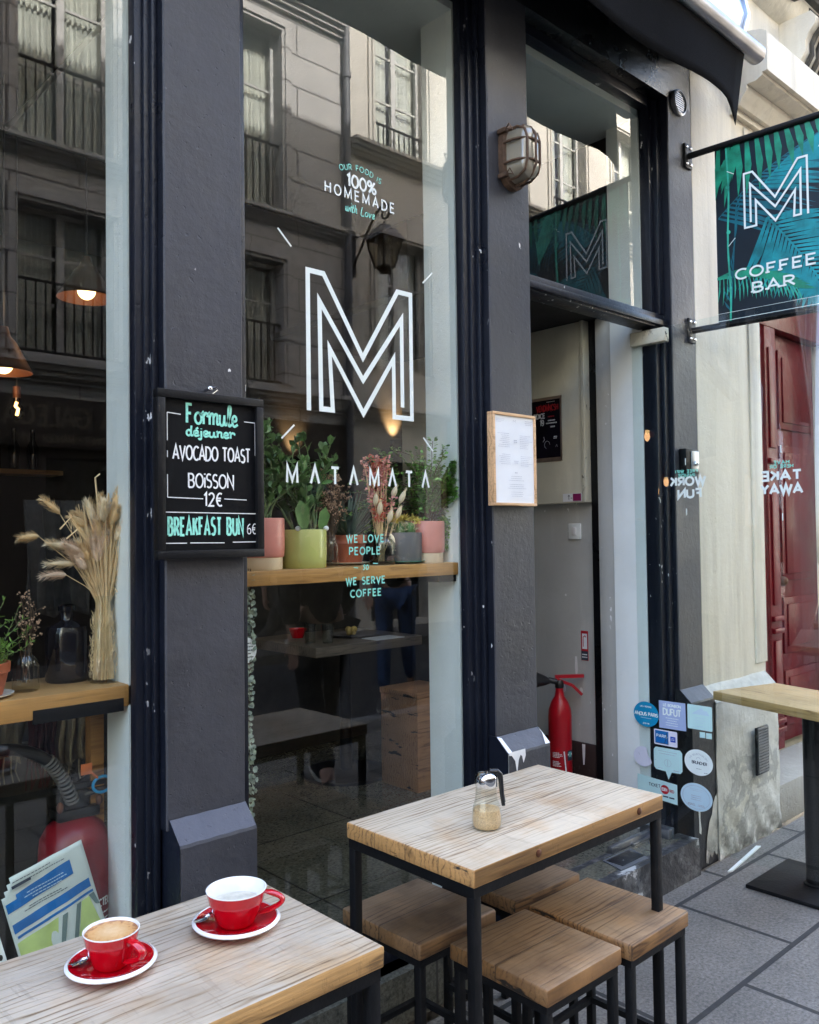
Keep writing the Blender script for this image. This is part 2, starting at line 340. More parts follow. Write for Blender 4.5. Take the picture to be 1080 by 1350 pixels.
# ------------------------------------------------------------ mesh builder
class MB:
    def __init__(s): s.v = []; s.f = []; s.mi = []; s.sm = []; s.cur = 0
    def mat(s, i): s.cur = i; return s
    def add(s, vs, fs, smooth=False):
        o = len(s.v); s.v += [tuple(p) for p in vs]
        for f in fs: s.f.append([o+i for i in f]); s.mi.append(s.cur); s.sm.append(smooth)
        return s
    def box(s, x0, x1, y0, y1, z0, z1, b=0.0, jit=0.0):
        if b <= 0:
            return s.add([(x0, y0, z0), (x1, y0, z0), (x1, y1, z0), (x0, y1, z0), (x0, y0, z1), (x1, y0, z1), (x1, y1, z1), (x0, y1, z1)],
                         [(3, 2, 1, 0), (4, 5, 6, 7), (0, 1, 5, 4), (1, 2, 6, 5), (2, 3, 7, 6), (3, 0, 4, 7)])
        bm = bmesh.new(); bmesh.ops.create_cube(bm, size=1)
        for v in bm.verts:
            v.co = Vector(((x0+x1)/2+v.co.x*(x1-x0), (y0+y1)/2+v.co.y*(y1-y0), (z0+z1)/2+v.co.z*(z1-z0)))
        bmesh.ops.bevel(bm, geom=bm.edges[:], offset=b, segments=2, affect='EDGES', profile=.5)
        if jit:
            for v in bm.verts: v.co += Vector((R.uniform(-jit, jit), R.uniform(-jit, jit), R.uniform(-jit, jit)))
        bm.verts.index_update()
        s.add([v.co for v in bm.verts], [[v.index for v in f.verts] for f in bm.faces]); bm.free(); return s
    def hexa(s, p): # 8 points: bottom ring of four, then top ring
        return s.add(p, [(3, 2, 1, 0), (4, 5, 6, 7), (0, 1, 5, 4), (1, 2, 6, 5), (2, 3, 7, 6), (3, 0, 4, 7)])
    def tube(s, pts, r, n=8, caps=True, smooth=True):
        pts = [Vector(p) for p in pts]; rs = r if isinstance(r, (list, tuple)) else [r]*len(pts)
        vs = []; N = None
        for i, p in enumerate(pts):
            d = (pts[min(i+1, len(pts)-1)]-pts[max(i-1, 0)])
            d = d.normalized() if d.length > 1e-9 else Vector((0, 0, 1))
            if N is None: N = d.orthogonal().normalized()
            else:
                N = N-d*N.dot(d); N = N.normalized() if N.length > 1e-6 else d.orthogonal().normalized()
            B = d.cross(N)
            vs += [p+(N*math.cos(2*PI*k/n)+B*math.sin(2*PI*k/n))*rs[i] for k in range(n)]
        fs = [(i*n+k, i*n+(k+1) % n, (i+1)*n+(k+1) % n, (i+1)*n+k) for i in range(len(pts)-1) for k in range(n)]
        if caps: fs += [tuple(range(n))[::-1], tuple((len(pts)-1)*n+k for k in range(n))]
        return s.add(vs, fs, smooth)
    def rod(s, a, b, w, h=None): # square bar
        a = Vector(a); b = Vector(b); d = (b-a).normalized(); up = Vector((0, 0, 1)) if abs(d.z) < .9 else Vector((0, 1, 0))
        X = d.cross(up).normalized()*w/2; Y = X.normalized().cross(d)*(h or w)/2
        return s.hexa([a-X-Y, a+X-Y, a+X+Y, a-X+Y, b-X-Y, b+X-Y, b+X+Y, b-X+Y])
    def lathe(s, prof, c=(0, 0, 0), n=28, axis='Z', smooth=True, a0=0, flute=0.0, nf=0, cap=False):
        vs = []; c = Vector(c)
        for r, z in prof:
            for k in range(n):
                a = 2*PI*k/n+a0; rr = r*(1+flute*math.cos(nf*a)) if flute else r
                x, y = rr*math.cos(a), rr*math.sin(a)
                vs.append(c+(Vector((x, y, z)) if axis == 'Z' else Vector((x, -z, y)) if axis == 'Y' else Vector((-z, x, y))))
        fs = [(i*n+k, i*n+(k+1) % n, (i+1)*n+(k+1) % n, (i+1)*n+k) for i in range(len(prof)-1) for k in range(n)]
        if cap and prof[0][0] > 1e-6: fs.append(tuple(range(n))[::-1])
        if cap and prof[-1][0] > 1e-6: fs.append(tuple((len(prof)-1)*n+k for k in range(n)))
        return s.add(vs, fs, smooth)
    def prism(s, poly, d): # polygon (3-D points) pushed along d
        d = Vector(d); n = len(poly); p = [Vector(q) for q in poly]
        return s.add(p+[q+d for q in p], [tuple(range(n))[::-1], tuple(range(n, 2*n))]+[(i, (i+1) % n, n+(i+1) % n, n+i) for i in range(n)])
    def face(s, pts, smooth=False): return s.add(pts, [tuple(range(len(pts)))], smooth)
    def ball(s, c, rx, ry=None, rz=None, n=12, m=8):
        ry = ry or rx; rz = rz or rx; c = Vector(c); vs = [c+Vector((0, 0, -rz))]
        for i in range(1, m):
            a = -PI/2+PI*i/m
            vs += [c+Vector((rx*math.cos(a)*math.cos(2*PI*k/n), ry*math.cos(a)*math.sin(2*PI*k/n), rz*math.sin(a))) for k in range(n)]
        vs.append(c+Vector((0, 0, rz))); L = len(vs)-1
        fs = [(0, 1+(k+1) % n, 1+k) for k in range(n)]
        for i in range(m-2): fs += [(1+i*n+k, 1+i*n+(k+1) % n, 1+(i+1)*n+(k+1) % n, 1+(i+1)*n+k) for k in range(n)]
        fs += [(1+(m-2)*n+k, 1+(m-2)*n+(k+1) % n, L) for k in range(n)]
        return s.add(vs, fs, True)
    def leaf(s, p, d, nrm, L, W, fold=.15, tip=.5):
        p = Vector(p); d = Vector(d).normalized(); x = d.cross(Vector(nrm))
        x = x.normalized() if x.length > 1e-6 else d.orthogonal().normalized(); n = x.cross(d)
        a = p; b = p+d*L*.35*1.0+x*W/2+n*fold*W; b2 = p+d*L*.35-x*W/2+n*fold*W
        c = p+d*L*.75+x*W*.36*tip*2+n*fold*W*.6; c2 = p+d*L*.75-x*W*.36*tip*2+n*fold*W*.6; e = p+d*L-n*fold*W*.5; m1 = p+d*L*.38; m2 = p+d*L*.75
        return s.add([a, b, c, e, c2, b2, m1, m2], [(0, 1, 6), (0, 6, 5), (1, 2, 7, 6), (6, 7, 4, 5), (2, 3, 7), (7, 3, 4)], True)
    def build(s, name, mats, parent=None, org=(0, 0, 0), kind=None):
        me = bpy.data.meshes.new(name); o = Vector(org)
        me.from_pydata([tuple(Vector(v)-o) for v in s.v], [], s.f)
        if not isinstance(mats, (list, tuple)): mats = [mats]
        for m in mats: me.materials.append(M[m])
        me.polygons.foreach_set('material_index', s.mi); me.polygons.foreach_set('use_smooth', s.sm)
        me.update(); me.set_sharp_from_angle(angle=math.radians(40))
        ob = bpy.data.objects.new(name, me); sc.collection.objects.link(ob)
        if parent: ob.parent = parent
        else: ob.location = o
        if kind: ob['kind'] = kind
        return ob
def thing(name, label, cat, loc=(0, 0, 0), rz=0, group=None):
    o = bpy.data.objects.new(name, None); sc.collection.objects.link(o); o.location = loc; o.rotation_euler = (0, 0, rz); o.empty_display_size = .1
    o['label'] = label; o['category'] = cat
    if group: o['group'] = group
    return o
def tag(o, label, cat, group=None):
    o['label'] = label; o['category'] = cat
    if group: o['group'] = group
    return o
def copy_tree(o, parent=None, label=None):
    c = o.copy(); sc.collection.objects.link(c)
    if parent: c.parent = parent
    if label: c['label'] = label
    for ch in list(o.children): copy_tree(ch, c)
    return c

# ------------------------------------------------------------ lettering as strokes
def arc(cx, cy, rx, ry, a0, a1, n=10):
    return [(cx+rx*math.cos(math.radians(a0+(a1-a0)*i/n)), cy+ry*math.sin(math.radians(a0+(a1-a0)*i/n))) for i in range(n+1)]
G = {
'A': (.72, [[(0, 0), (.36, 1), (.72, 0)], [(.12, .32), (.60, .32)]]), '^': (.66, [[(0, 0), (.33, 1), (.66, 0)]]),
'B': (.58, [[(0, 0), (0, 1), (.28, 1)]+arc(.28, .76, .24, .24, 90, -90)+[(0, .52)], [(.28, .52)]+arc(.30, .26, .27, .26, 90, -90)+[(0, 0)]]),
'C': (.62, [arc(.40, .5, .40, .5, 50, 310, 16)]), 'D': (.66, [[(0, 0), (0, 1), (.22, 1)]+arc(.22, .5, .44, .5, 90, -90, 14)+[(0, 0)]]),
'E': (.50, [[(.50, 1), (0, 1), (0, 0), (.50, 0)], [(0, .52), (.42, .52)]]), 'F': (.48, [[(.48, 1), (0, 1), (0, 0)], [(0, .52), (.40, .52)]]),
'G': (.68, [arc(.40, .5, .40, .5, 50, 360, 16)+[(.45, .5)]]), 'H': (.62, [[(0, 0), (0, 1)], [(.62, 0), (.62, 1)], [(0, .52), (.62, .52)]]),
'I': (.02, [[(.01, 0), (.01, 1)]]), 'J': (.4, [[(.4, 1), (.4, .25)]+arc(.2, .25, .2, .25, 0, -160)]),
'K': (.56, [[(0, 0), (0, 1)], [(.54, 1), (0, .42)], [(.2, .62), (.56, 0)]]), 'L': (.46, [[(0, 1), (0, 0), (.46, 0)]]),
'M': (.80, [[(0, 0), (.03, 1), (.40, .12), (.77, 1), (.80, 0)]]), 'N': (.64, [[(0, 0), (0, 1), (.64, 0), (.64, 1)]]),
'O': (.78, [arc(.39, .5, .39, .5, 90, 450, 22)]), 'P': (.54, [[(0, 0), (0, 1), (.26, 1)]+arc(.26, .74, .27, .26, 90, -90)+[(0, .48)]]),
'Q': (.78, [arc(.39, .5, .39, .5, 90, 450, 22), [(.5, .25), (.8, -.05)]]),
'R': (.58, [[(0, 0), (0, 1), (.26, 1)]+arc(.26, .74, .27, .26, 90, -90)+[(0, .48)], [(.22, .48), (.58, 0)]]),
'S': (.52, [arc(.27, .76, .24, .24, 40, 250, 10)[:-1]+arc(.27, .26, .26, .26, 80, -140, 10)]), 'T': (.62, [[(0, 1), (.62, 1)], [(.31, 1), (.31, 0)]]),
'U': (.62, [[(0, 1), (0, .3)]+arc(.31, .3, .31, .3, 180, 360, 12)+[(.62, 1)]]), 'V': (.68, [[(0, 1), (.34, 0), (.68, 1)]]),
'W': (.96, [[(0, 1), (.25, 0), (.48, .95), (.71, 0), (.96, 1)]]), 'X': (.6, [[(0, 0), (.6, 1)], [(0, 1), (.6, 0)]]),
'Y': (.62, [[(0, 1), (.31, .48), (.62, 1)], [(.31, .48), (.31, 0)]]), 'Z': (.56, [[(0, 1), (.56, 1), (0, 0), (.56, 0)]]),
'0': (.60, [arc(.30, .5, .30, .5, 90, 450, 20)]), '1': (.26, [[(0, .8), (.2, 1), (.2, 0)]]), '2': (.5, [arc(.25, .74, .25, .26, 160, -30, 10)+[(0, 0), (.52, 0)]]),
'6': (.52, [[(.42, 1)]+arc(.30, .42, .30, .5, 120, 190, 5)+arc(.26, .28, .26, .28, 180, 540, 16)]), '9': (.5, [[(.1, 0)]+arc(.22, .6, .28, .6, -60, 0, 5)+arc(.25, .72, .25, .28, 0, 360, 16)]),
'8': (.5, [arc(.25, .75, .22, .25, 0, 360, 12), arc(.25, .25, .25, .25, 0, 360, 12)]),
'%': (.8, [arc(.18, .78, .17, .21, 0, 360, 12), arc(.62, .22, .17, .21, 0, 360, 12), [(.12, 0), (.68, 1)]]),
'~': (.6, [arc(.42, .5, .34, .5, 60, 300, 12), [(0, .6), (.5, .6)], [(0, .42), (.46, .42)]]), '-': (.4, [[(0, .5), (.4, .5)]]), '.': (.06, [[(0, .0), (.05, .06)]]),
'i': (.02, [[(.01, 0), (.01, .74)], [(.01, .95), (.01, 1.05)]]), "'": (.06, [[(0, .8), (.06, 1)]]),
# brush script, lower case
'f': (.34, [[(.40, .95), (.28, 1.02), (.16, .86), (.14, .4), (.12, -.2), (.02, -.28)], [(0, .5), (.36, .55)]]),
'o': (.44, [arc(.2, .27, .2, .27, 60, 420, 14)+[(.44, .45)]]), 'r': (.40, [[(0, .5), (.08, .56), (.1, 0)], [(.1, .38), (.22, .56), (.36, .5), (.34, .36)]]),
'm': (.70, [[(0, .5), (.07, .55), (.08, 0)], [(.08, .36), (.2, .55), (.32, .48), (.32, 0)], [(.32, .36), (.46, .55), (.57, .48), (.56, .08), (.70, .06)]]),
'n': (.48, [[(0, .5), (.07, .55), (.08, 0)], [(.08, .36), (.2, .55), (.34, .48), (.34, .08), (.48, .06)]]),
'u': (.50, [[(.04, .54), (.04, .14), (.14, .0), (.28, .1), (.34, .54)], [(.34, .54), (.35, .08), (.50, .06)]]),
'l': (.32, [[(.02, .1), (.22, .6), (.26, .95), (.16, 1.02), (.1, .8), (.1, .15), (.18, 0), (.32, .1)]]),
'e': (.40, [[(.02, .25), (.28, .3), (.30, .46), (.18, .55), (.06, .42), (.06, .14), (.18, 0), (.40, .12)]]),
'z': (.40, [[(.02, .25), (.28, .3), (.30, .46), (.18, .55), (.06, .42), (.06, .14), (.18, 0), (.40, .12)], [(.16, .68), (.32, .85)]]),
'd': (.46, [[(.3, .42), (.18, .55), (.04, .4), (.04, .12), (.16, 0), (.3, .14)], [(.34, 1.0), (.31, .1), (.46, .06)]]),
'j': (.24, [[(.12, .54), (.12, -.2), (.0, -.3), (-.06, -.18)], [(.12, .72), (.12, .78)]]),
'w': (.62, [[(0, .54), (.06, .06), (.18, .02), (.28, .5), (.34, .04), (.46, .06), (.56, .54)]]), 't': (.3, [[(.14, .9), (.12, .1), (.2, 0), (.3, .08)], [(0, .56), (.3, .58)]]),
'h': (.46, [[(.04, 1), (.04, 0)], [(.04, .34), (.16, .54), (.3, .48), (.3, .08), (.44, .06)]]), 'v': (.4, [[(0, .54), (.14, .02), (.34, .54)]]),
's': (.34, [[(.3, .46), (.16, .55), (.06, .42), (.26, .2), (.18, 0), (.02, .06)]]),
}
def smooth_line(p, k=4):
    if len(p) < 3: return p
    out = []
    for i in range(len(p)-1):
        a, b, c, d = p[max(i-1, 0)], p[i], p[i+1], p[min(i+2, len(p)-1)]
        for j in range(k):
            u = j/k
            out.append(tuple(.5*(2*b[q]+(c[q]-a[q])*u+(2*a[q]-5*b[q]+4*c[q]-d[q])*u*u+(3*b[q]-a[q]-3*c[q]+d[q])*u**3) for q in (0, 1)))
    return out+[p[-1]]
class Ink:
    'flat strokes on a plane: origin o, right u, up v, outward n; every stroke lies a hair above the one before'
    def __init__(s, mb, o, u, v, n, lift=.0006, step=.00003):
        s.mb = mb; s.o = Vector(o); s.u = Vector(u); s.v = Vector(v); s.n = Vector(n); s.k = lift; s.st = step
    def P(s, x, y): return s.o+s.u*x+s.v*y+s.n*s.k
    def stroke(s, pts, wd, serif=0.0):
        p = [pts[0]]
        for q in pts[1:]:
            if math.hypot(q[0]-p[-1][0], q[1]-p[-1][1]) > 1e-5: p.append(q)
        if len(p) < 2: return
        closed = math.hypot(p[0][0]-p[-1][0], p[0][1]-p[-1][1]) < 1e-4 and len(p) > 3
        if closed: p = p[:-1]
        n = len(p); L = []; Rt = []
        for i in range(n):
            a = p[i-1] if (i > 0 or closed) else None; b = p[i]; c = p[(i+1) % n] if (i < n-1 or closed) else None
            d1 = Vector((b[0]-a[0], b[1]-a[1])).normalized() if a else None; d2 = Vector((c[0]-b[0], c[1]-b[1])).normalized() if c else None
            if d1 is None: d1 = d2
            if d2 is None: d2 = d1
            n1 = Vector((-d1.y, d1.x)); n2 = Vector((-d2.y, d2.x)); m = n1+n2
            m = m.normalized() if m.length > .05 else n1
            k = min(1/max(m.dot(n1), .2), 3.2)*wd/2
            L.append((b[0]+m.x*k, b[1]+m.y*k)); Rt.append((b[0]-m.x*k, b[1]-m.y*k))
        vs = [s.P(*q) for q in L]+[s.P(*q) for q in Rt]
        fs = [(i, n+i, n+(i+1) % n, (i+1) % n) for i in range(n if closed else n-1)]
        s.mb.add(vs, fs); s.k += s.st
        if serif and not closed:
            for e, f in ((p[0], p[1]), (p[-1], p[-2])):
                if abs(e[0]-f[0]) < abs(e[1]-f[1])*.9: s.stroke([(e[0]-serif, e[1]+(wd/2 if e[1] < f[1] else -wd/2)), (e[0]+serif, e[1]+(wd/2 if e[1] < f[1] else -wd/2))], wd*.85)
    def poly(s, pts): s.mb.face([s.P(*q) for q in pts]); s.k += s.st
    def rect(s, x0, y0, x1, y1): s.poly([(x0, y0), (x1, y0), (x1, y1), (x0, y1)])
    def disc(s, x, y, r, n=32, ry=None): s.poly([(x+r*math.cos(2*PI*i/n), y+(ry or r)*math.sin(2*PI*i/n)) for i in range(n)])
    def width(s, txt, h, cw=1.0, sp=.22): return sum((G[c][0]*cw if c != ' ' else .35*cw)*h+sp*h for c in txt)-sp*h
    def text(s, txt, x, y, h, wd, cw=1.0, sp=.22, fit=None, center=True, serif=0.0, smooth=False, slope=0.0, wob=0.0, arcr=None, slant=0.0):
        if fit: 
            k = s.width(txt, h, cw, sp); cw *= fit/k; sp *= fit/k
        W = s.width(txt, h, cw, sp); cx = x-W/2 if center else x; x0 = cx
        for c in txt:
            if c == ' ': cx += (.35*cw+sp)*h; continue
            gw, st = G[c]; dy = R.uniform(-wob, wob)*h
            for q in st:
                q = smooth_line(q) if smooth else q
                pp = []
                for a, b in q:
                    X = cx+a*cw*h+b*slant*h; Y = y+b*h+dy+slope*(cx+a*cw*h-x0)
                    if arcr:
                        xm = X-(x0+W/2); th = xm/arcr; X = x0+W/2+(arcr+Y-y)*math.sin(th); Y = y+(arcr+Y-y)*math.cos(th)-arcr
                    pp.append((X, Y))
                s.stroke(pp, wd, serif)
            cx += (gw*cw+sp)*h
    def lines(s, x0, x1, y0, y1, rows, wd, align='c', gap=.0):
        for i in range(rows):
            yy = y1-(y1-y0)*(i+.5)/rows; ln = (x1-x0)*R.uniform(.55, 1)
            a = (x0+x1)/2-ln/2 if align == 'c' else x0 if align == 'l' else x1-ln
            xx = a
            while xx < a+ln-.002:
                ww = R.uniform(.003, .009); s.rect(xx, yy-wd/2, min(xx+ww, a+ln), yy+wd/2); xx += ww+.0015
# the double-line letter M, traced in a box of width 1 and height 1
MLINE = [(.02, 0), (.02, .98), (.155, .98), (.503, .43), (.847, .98), (.98, .98), (.98, .02), (.80, .02), (.80, .46), (.503, .02), (.202, .46), (.225, .02), (.125, .02), (.118, .78), (.503, .265), (.885, .775), (.885, .10)]
# ============================================================ THE SETTING
GL = 2.02                                                            # plane of the shop glass
MB().box(-40, 60, -1.1, 1.86, -.25, 0).build('pavement', 'pavement', kind='structure')
MB().box(-40, 60, -4.75, -1.25, -.3, -.12).build('road', 'asphalt', kind='structure')
mb = MB(); x = -40.0
while x < 60:
    mb.box(x, x+.995, -1.25, -1.1, -.3, .003, .01); x += 1.0
mb.build('kerb', 'concrete', kind='structure')
MB().box(-40, 60, -6.0, -4.75, -.3, 0).build('far_pavement', 'far_slabs', kind='structure')
MB().box(-300, 300, -300, 300, -.6, -.35).build('ground', 'earth', kind='structure')
MB().box(-3.0, 3.36, 1.9, 6.0, .0, .15).box(3.36, 4.9, 3.5, 6.0, 0, .15).build('cafe_floor', 'inner_tiles', kind='structure')

# ============================================================ THE CAFE
cafe = thing('cafe_building', 'dark grey painted cafe front with tall shop windows and an open doorway', 'building', (1.7, 1.925, 0))
CO = (1.7, 1.925, 0)
def cpart(mb, name, mat, parent=None, label=None):
    o = mb.build(name, mat, parent or cafe, CO)
    if label: o['label'] = label
    return o
def pillar(x0, x1, px0, px1, top, yb=2.0, dark=False):
    'shaft with slightly soft arrises, its returns painted like the window frames; the battered plinth is a part of its own'
    mb = MB(); nz = 26; zs = [.74+(top-.74)*i/nz for i in range(nz+1)]; vs = []
    for z in zs:
        w1 = R.uniform(-.0012, .0012); w2 = R.uniform(-.0012, .0012)
        vs += [(x0+w1, yb, z), (x0+w1, 1.929, z), (x0+.004+w1, 1.925, z), (x1-.003+w2, 1.925, z), (x1+w2, 1.928, z), (x1+w2, yb, z)]
    for k in range(5):
        mb.mat(0 if k in (1, 2, 3) else 1); o = vs if k == 0 else []
        mb.add([vs[i*6+q] for i in range(nz+1) for q in (k, k+1)], [(2*i, 2*i+1, 2*i+3, 2*i+2) for i in range(nz)], True)
    sh_ = cpart(mb, 'pillar', ['facade_paint', 'frame_paint'])
    a, b = px0, px1; mb = MB(); n = 14; vs = []
    for i in range(n+1):
        x = a+(b-a)*i/n; q = .0007*math.sin(i*1.7+a*9)
        vs += [(x, yb, .765), (x, 1.922, .765+q*.6), (x, 1.872+q*.4, .717+q), (x, 1.869, .710+q), (x, 1.87, 0)]
    for k in range(4):
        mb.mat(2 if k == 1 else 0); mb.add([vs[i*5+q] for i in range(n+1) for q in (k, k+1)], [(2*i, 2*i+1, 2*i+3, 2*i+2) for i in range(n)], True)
    mb.mat(1 if not dark else 0)
    for x in (a, b): mb.add([(x, yb, .765), (x, 1.922, .765), (x, 1.872, .717), (x, 1.87, 0), (x, yb, 0)], [(0, 1, 2, 3, 4)])
    cpart(mb, 'plinth', ['plinth_black' if dark else 'facade_paint', 'frame_paint', 'skylit_cap'], sh_)
    return sh_
p1_ = pillar(.978, 1.200, .984, 1.197, 3.36)
p = pillar(2.180, 2.400, 2.176, 2.396, 3.36)
# white drips where the plinth cap lost its paint
mb = MB(); ink = Ink(mb, (0, 1.87, 0), (1, 0, 0), (0, 0, 1), (0, -1, 0), .002)
ink.poly([(2.176, .722), (2.26, .722), (2.262, .70), (2.25, .676), (2.243, .70), (2.235, .706), (2.225, .69), (2.216, .645), (2.207, .69), (2.19, .71), (2.177, .712)])
cpart(mb, 'bare_plaster', 'white_ceramic', p); mb = MB(); ink = Ink(mb, (0, 1.87, 0), (1, 0, 0), (0, 0, 1), (0, -1, 0), .002)
ink.poly([(2.37, .722), (2.396, .722), (2.396, .655), (2.389, .66), (2.386, .70)])
capn = Vector((0, -.048, .052)).normalized()
mb = MB(); mb.add([Vector((x, y, z))+capn*.002 for x, y, z in ((2.176, 1.87, .717), (2.196, 1.87, .717), (2.192, 1.915, .759), (2.176, 1.922, .765))], [(0, 1, 2, 3)])
mb.add([Vector((x, y, z))+capn*.002 for x, y, z in ((2.37, 1.87, .717), (2.396, 1.87, .717), (2.396, 1.922, .765), (2.392, 1.90, .745))], [(0, 1, 2, 3)])
cpart(mb, 'bare_plaster', 'white_ceramic', p, 'white plaster bared along the plinth cap edges')
p3_ = pillar(3.372, 3.575, 3.369, 3.567, 3.36, 2.06, True)
mb = MB(); ink = Ink(mb, (0, 1.87, 0), (1, 0, 0), (0, 0, 1), (0, -1, 0), .003)
ink.poly([(3.567, .30), (3.548, .285), (3.53, .262), (3.517, .215), (3.494, .19), (3.472, .13), (3.462, .06), (3.458, .02), (3.478, .012), (3.492, .05), (3.51, .03), (3.53, .055), (3.55, .03), (3.567, .04)])
cpart(mb, 'bare_plaster', 'peeling_plinth', p3_, 'cream plaster bared at the black plinth corner')
mb = MB(); ink = Ink(mb, (0, 1.87, 0), (1, 0, 0), (0, 0, 1), (0, -1, 0), .002)
ink.poly([(3.412, .305), (3.420, .29), (3.418, .22), (3.426, .17), (3.422, .15), (3.408, .16), (3.406, .22), (3.402, .27)])
cpart(mb, 'bare_plaster', 'white_reveal', p3_)
# fascia over all the openings and the wall of the storeys above
mb = MB(); mb.box(-1.4, 3.572, 1.925, 2.06, 3.36, 3.80, .004); mb.box(-1.4, 3.575, 1.908, 1.925, 3.72, 3.80, .004)
cpart(mb, 'fascia', 'black_paint')
mb = MB(); mb.box(-9, 3.58, 1.94, 8.0, 3.80, 14.7); mb.box(-9.0, -1.4, 1.93, 2.06, 0, 3.80)
mb.box(-3.2, -3.0, 2.06, 6.2, 0, 3.8)
cpart(mb, 'upper_wall', 'upper_plaster')
for z in (5.2, 8.0, 10.8):
    for x in (-5.5, -3, -.5, 2.0):
        f = cpart(MB().box(x-.6, x+.6, 1.90, 1.938, z-.1, z+1.9, .01), 'window', 'white_reveal')
        cpart(MB().box(x-.48, x-.02, 1.894, 1.899, z, z+1.8).box(x+.02, x+.48, 1.894, 1.899, z, z+1.8), 'pane', 'slate', f)
# inside: back and side walls, ceiling
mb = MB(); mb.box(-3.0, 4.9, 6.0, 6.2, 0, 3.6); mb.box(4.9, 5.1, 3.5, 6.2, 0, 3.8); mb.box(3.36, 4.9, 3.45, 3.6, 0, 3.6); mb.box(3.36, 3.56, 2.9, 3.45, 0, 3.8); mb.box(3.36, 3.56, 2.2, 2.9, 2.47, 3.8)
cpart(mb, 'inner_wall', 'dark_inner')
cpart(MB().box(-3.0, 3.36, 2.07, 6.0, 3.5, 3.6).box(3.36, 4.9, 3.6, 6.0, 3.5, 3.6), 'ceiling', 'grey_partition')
cpart(MB().box(1.26, 3.36, 2.032, 4.0, 3.285, 3.32), 'window_soffit', 'white_reveal')
# white linings behind the glass, between shaft and room
cpart(MB().box(.931, 1.258, 2.030, 2.157, .15, 3.5), 'window_lining', 'white_reveal')
cpart(MB().box(2.119, 2.40, 2.030, 2.183, .15, 3.5), 'window_lining', 'white_reveal')
# shop windows
def shop_window(x0, x1, lab, wr):
    fr = MB(); yb = GL-.0005
    fr.box(x0, x0+.05, 1.985, yb, .15, 3.36, .003); fr.box(x1-wr, x1, 1.985, yb, .15, 3.36, .003)
    fr.box(x1-wr*.62, x1-.004, 1.972, 1.987, .15, 3.36, .003); fr.box(x0+.004, x0+.03, 1.972, 1.987, .15, 3.36, .003)
    fr.box(x1-.018, x1-.002, 1.955, 1.974, .15, 3.36, .003)
    fr.box(x0+.05, x1-wr, 1.985, yb, 3.30, 3.36, .003); fr.box(x0+.05, x1-wr, 1.975, yb, .15, .22, .003)
    f = cpart(fr, 'shop_window', 'frame_paint', None, lab)
    cpart(MB().box(x0+.02, x1-.02, GL, GL+.008, .17, 3.34), 'pane', 'pane_glass', f)
    return f
w1 = shop_window(-.30, .980, 'shop window at the left with dried grasses behind it', .050)
w2 = shop_window(1.198, 2.180, 'shop window with white lettering above a plant shelf', .066)
cpart(MB().box(-1.4, -.30, 1.925, 2.06, 0, 3.36), 'pillar', 'facade_paint')
cpart(MB().box(-.3, .98, 1.93, 2.055, 0, .15).box(1.198, 2.18, 1.93, 2.055, 0, .15), 'window_base', 'frame_paint')
# lettering on the middle window
mb = MB(); ink = Ink(mb, (0, GL, 0), (1, 0, 0), (0, 0, 1), (0, -1, 0), .0008)
ink.stroke([(1.474+a*.431, 1.818+b*.424) for a, b in MLINE], .0158)
for a in ((1.378, 2.334, 1.425, 2.29), (1.953, 2.284, 1.999, 2.327), (1.385, 1.729, 1.43, 1.771), (1.947, 1.769, 1.991, 1.726)):
    ink.stroke([a[:2], a[2:]], .0055)
cpart(mb, 'emblem', 'vinyl_white', w2); mb = MB(); ink = Ink(mb, (0, GL, 0), (1, 0, 0), (0, 0, 1), (0, -1, 0), .0008)
lx = [1.421, 1.502, 1.577, 1.649, 1.732, 1.808, 1.880, 1.954]
for ch, xx in zip('M^T^M^T^', lx): ink.text(ch, xx, 1.604, .049, .0085, .92)
cpart(mb, 'lettering', 'vinyl_white', w2); mb = MB(); ink = Ink(mb, (0, GL, 0), (1, 0, 0), (0, 0, 1), (0, -1, 0), .0008)
ink.text('HOMEMADE', 1.690, 2.487, .030, .0052, 1.0, .5, fit=.278)
ink.text('100%', 1.694, 2.527, .037, .0075, .9, .16, fit=.115)
cpart(mb, 'lettering', 'vinyl_white', w2)
mb = MB(); ink = Ink(mb, (0, GL, 0), (1, 0, 0), (0, 0, 1), (0, -1, 0), .0008)
ink.text('OUR FOOD IS', 1.69, 2.583, .0165, .0028, 1.0, .3, fit=.165, arcr=.20)
ink.text('with Love', 1.686, 2.447, .026, .0036, .8, .08, fit=.118, smooth=True, slant=.2)
cpart(mb, 'lettering', 'vinyl_mint', w2); mb = MB(); ink = Ink(mb, (0, GL, 0), (1, 0, 0), (0, 0, 1), (0, -1, 0), .0008)
ink.text('WE LOVE', 1.693, 1.429, .0215, .0042, .9, .32, fit=.148); ink.text('PEOPLE', 1.690, 1.391, .0215, .0042, .9, .3, fit=.122)
ink.stroke([(1.645, 1.352), (1.662, 1.350)], .003); ink.stroke([(1.722, 1.362), (1.742, 1.361)], .003)
ink.text('so', 1.692, 1.344, .026, .0034, .9, .14, smooth=True, slant=.2)
ink.text('WE SERVE', 1.692, 1.300, .0205, .0042, .9, .3, fit=.155); ink.text('COFFEE', 1.692, 1.262, .0205, .0042, .9, .3, fit=.122)
cpart(mb, 'lettering', 'vinyl_mint', w2)
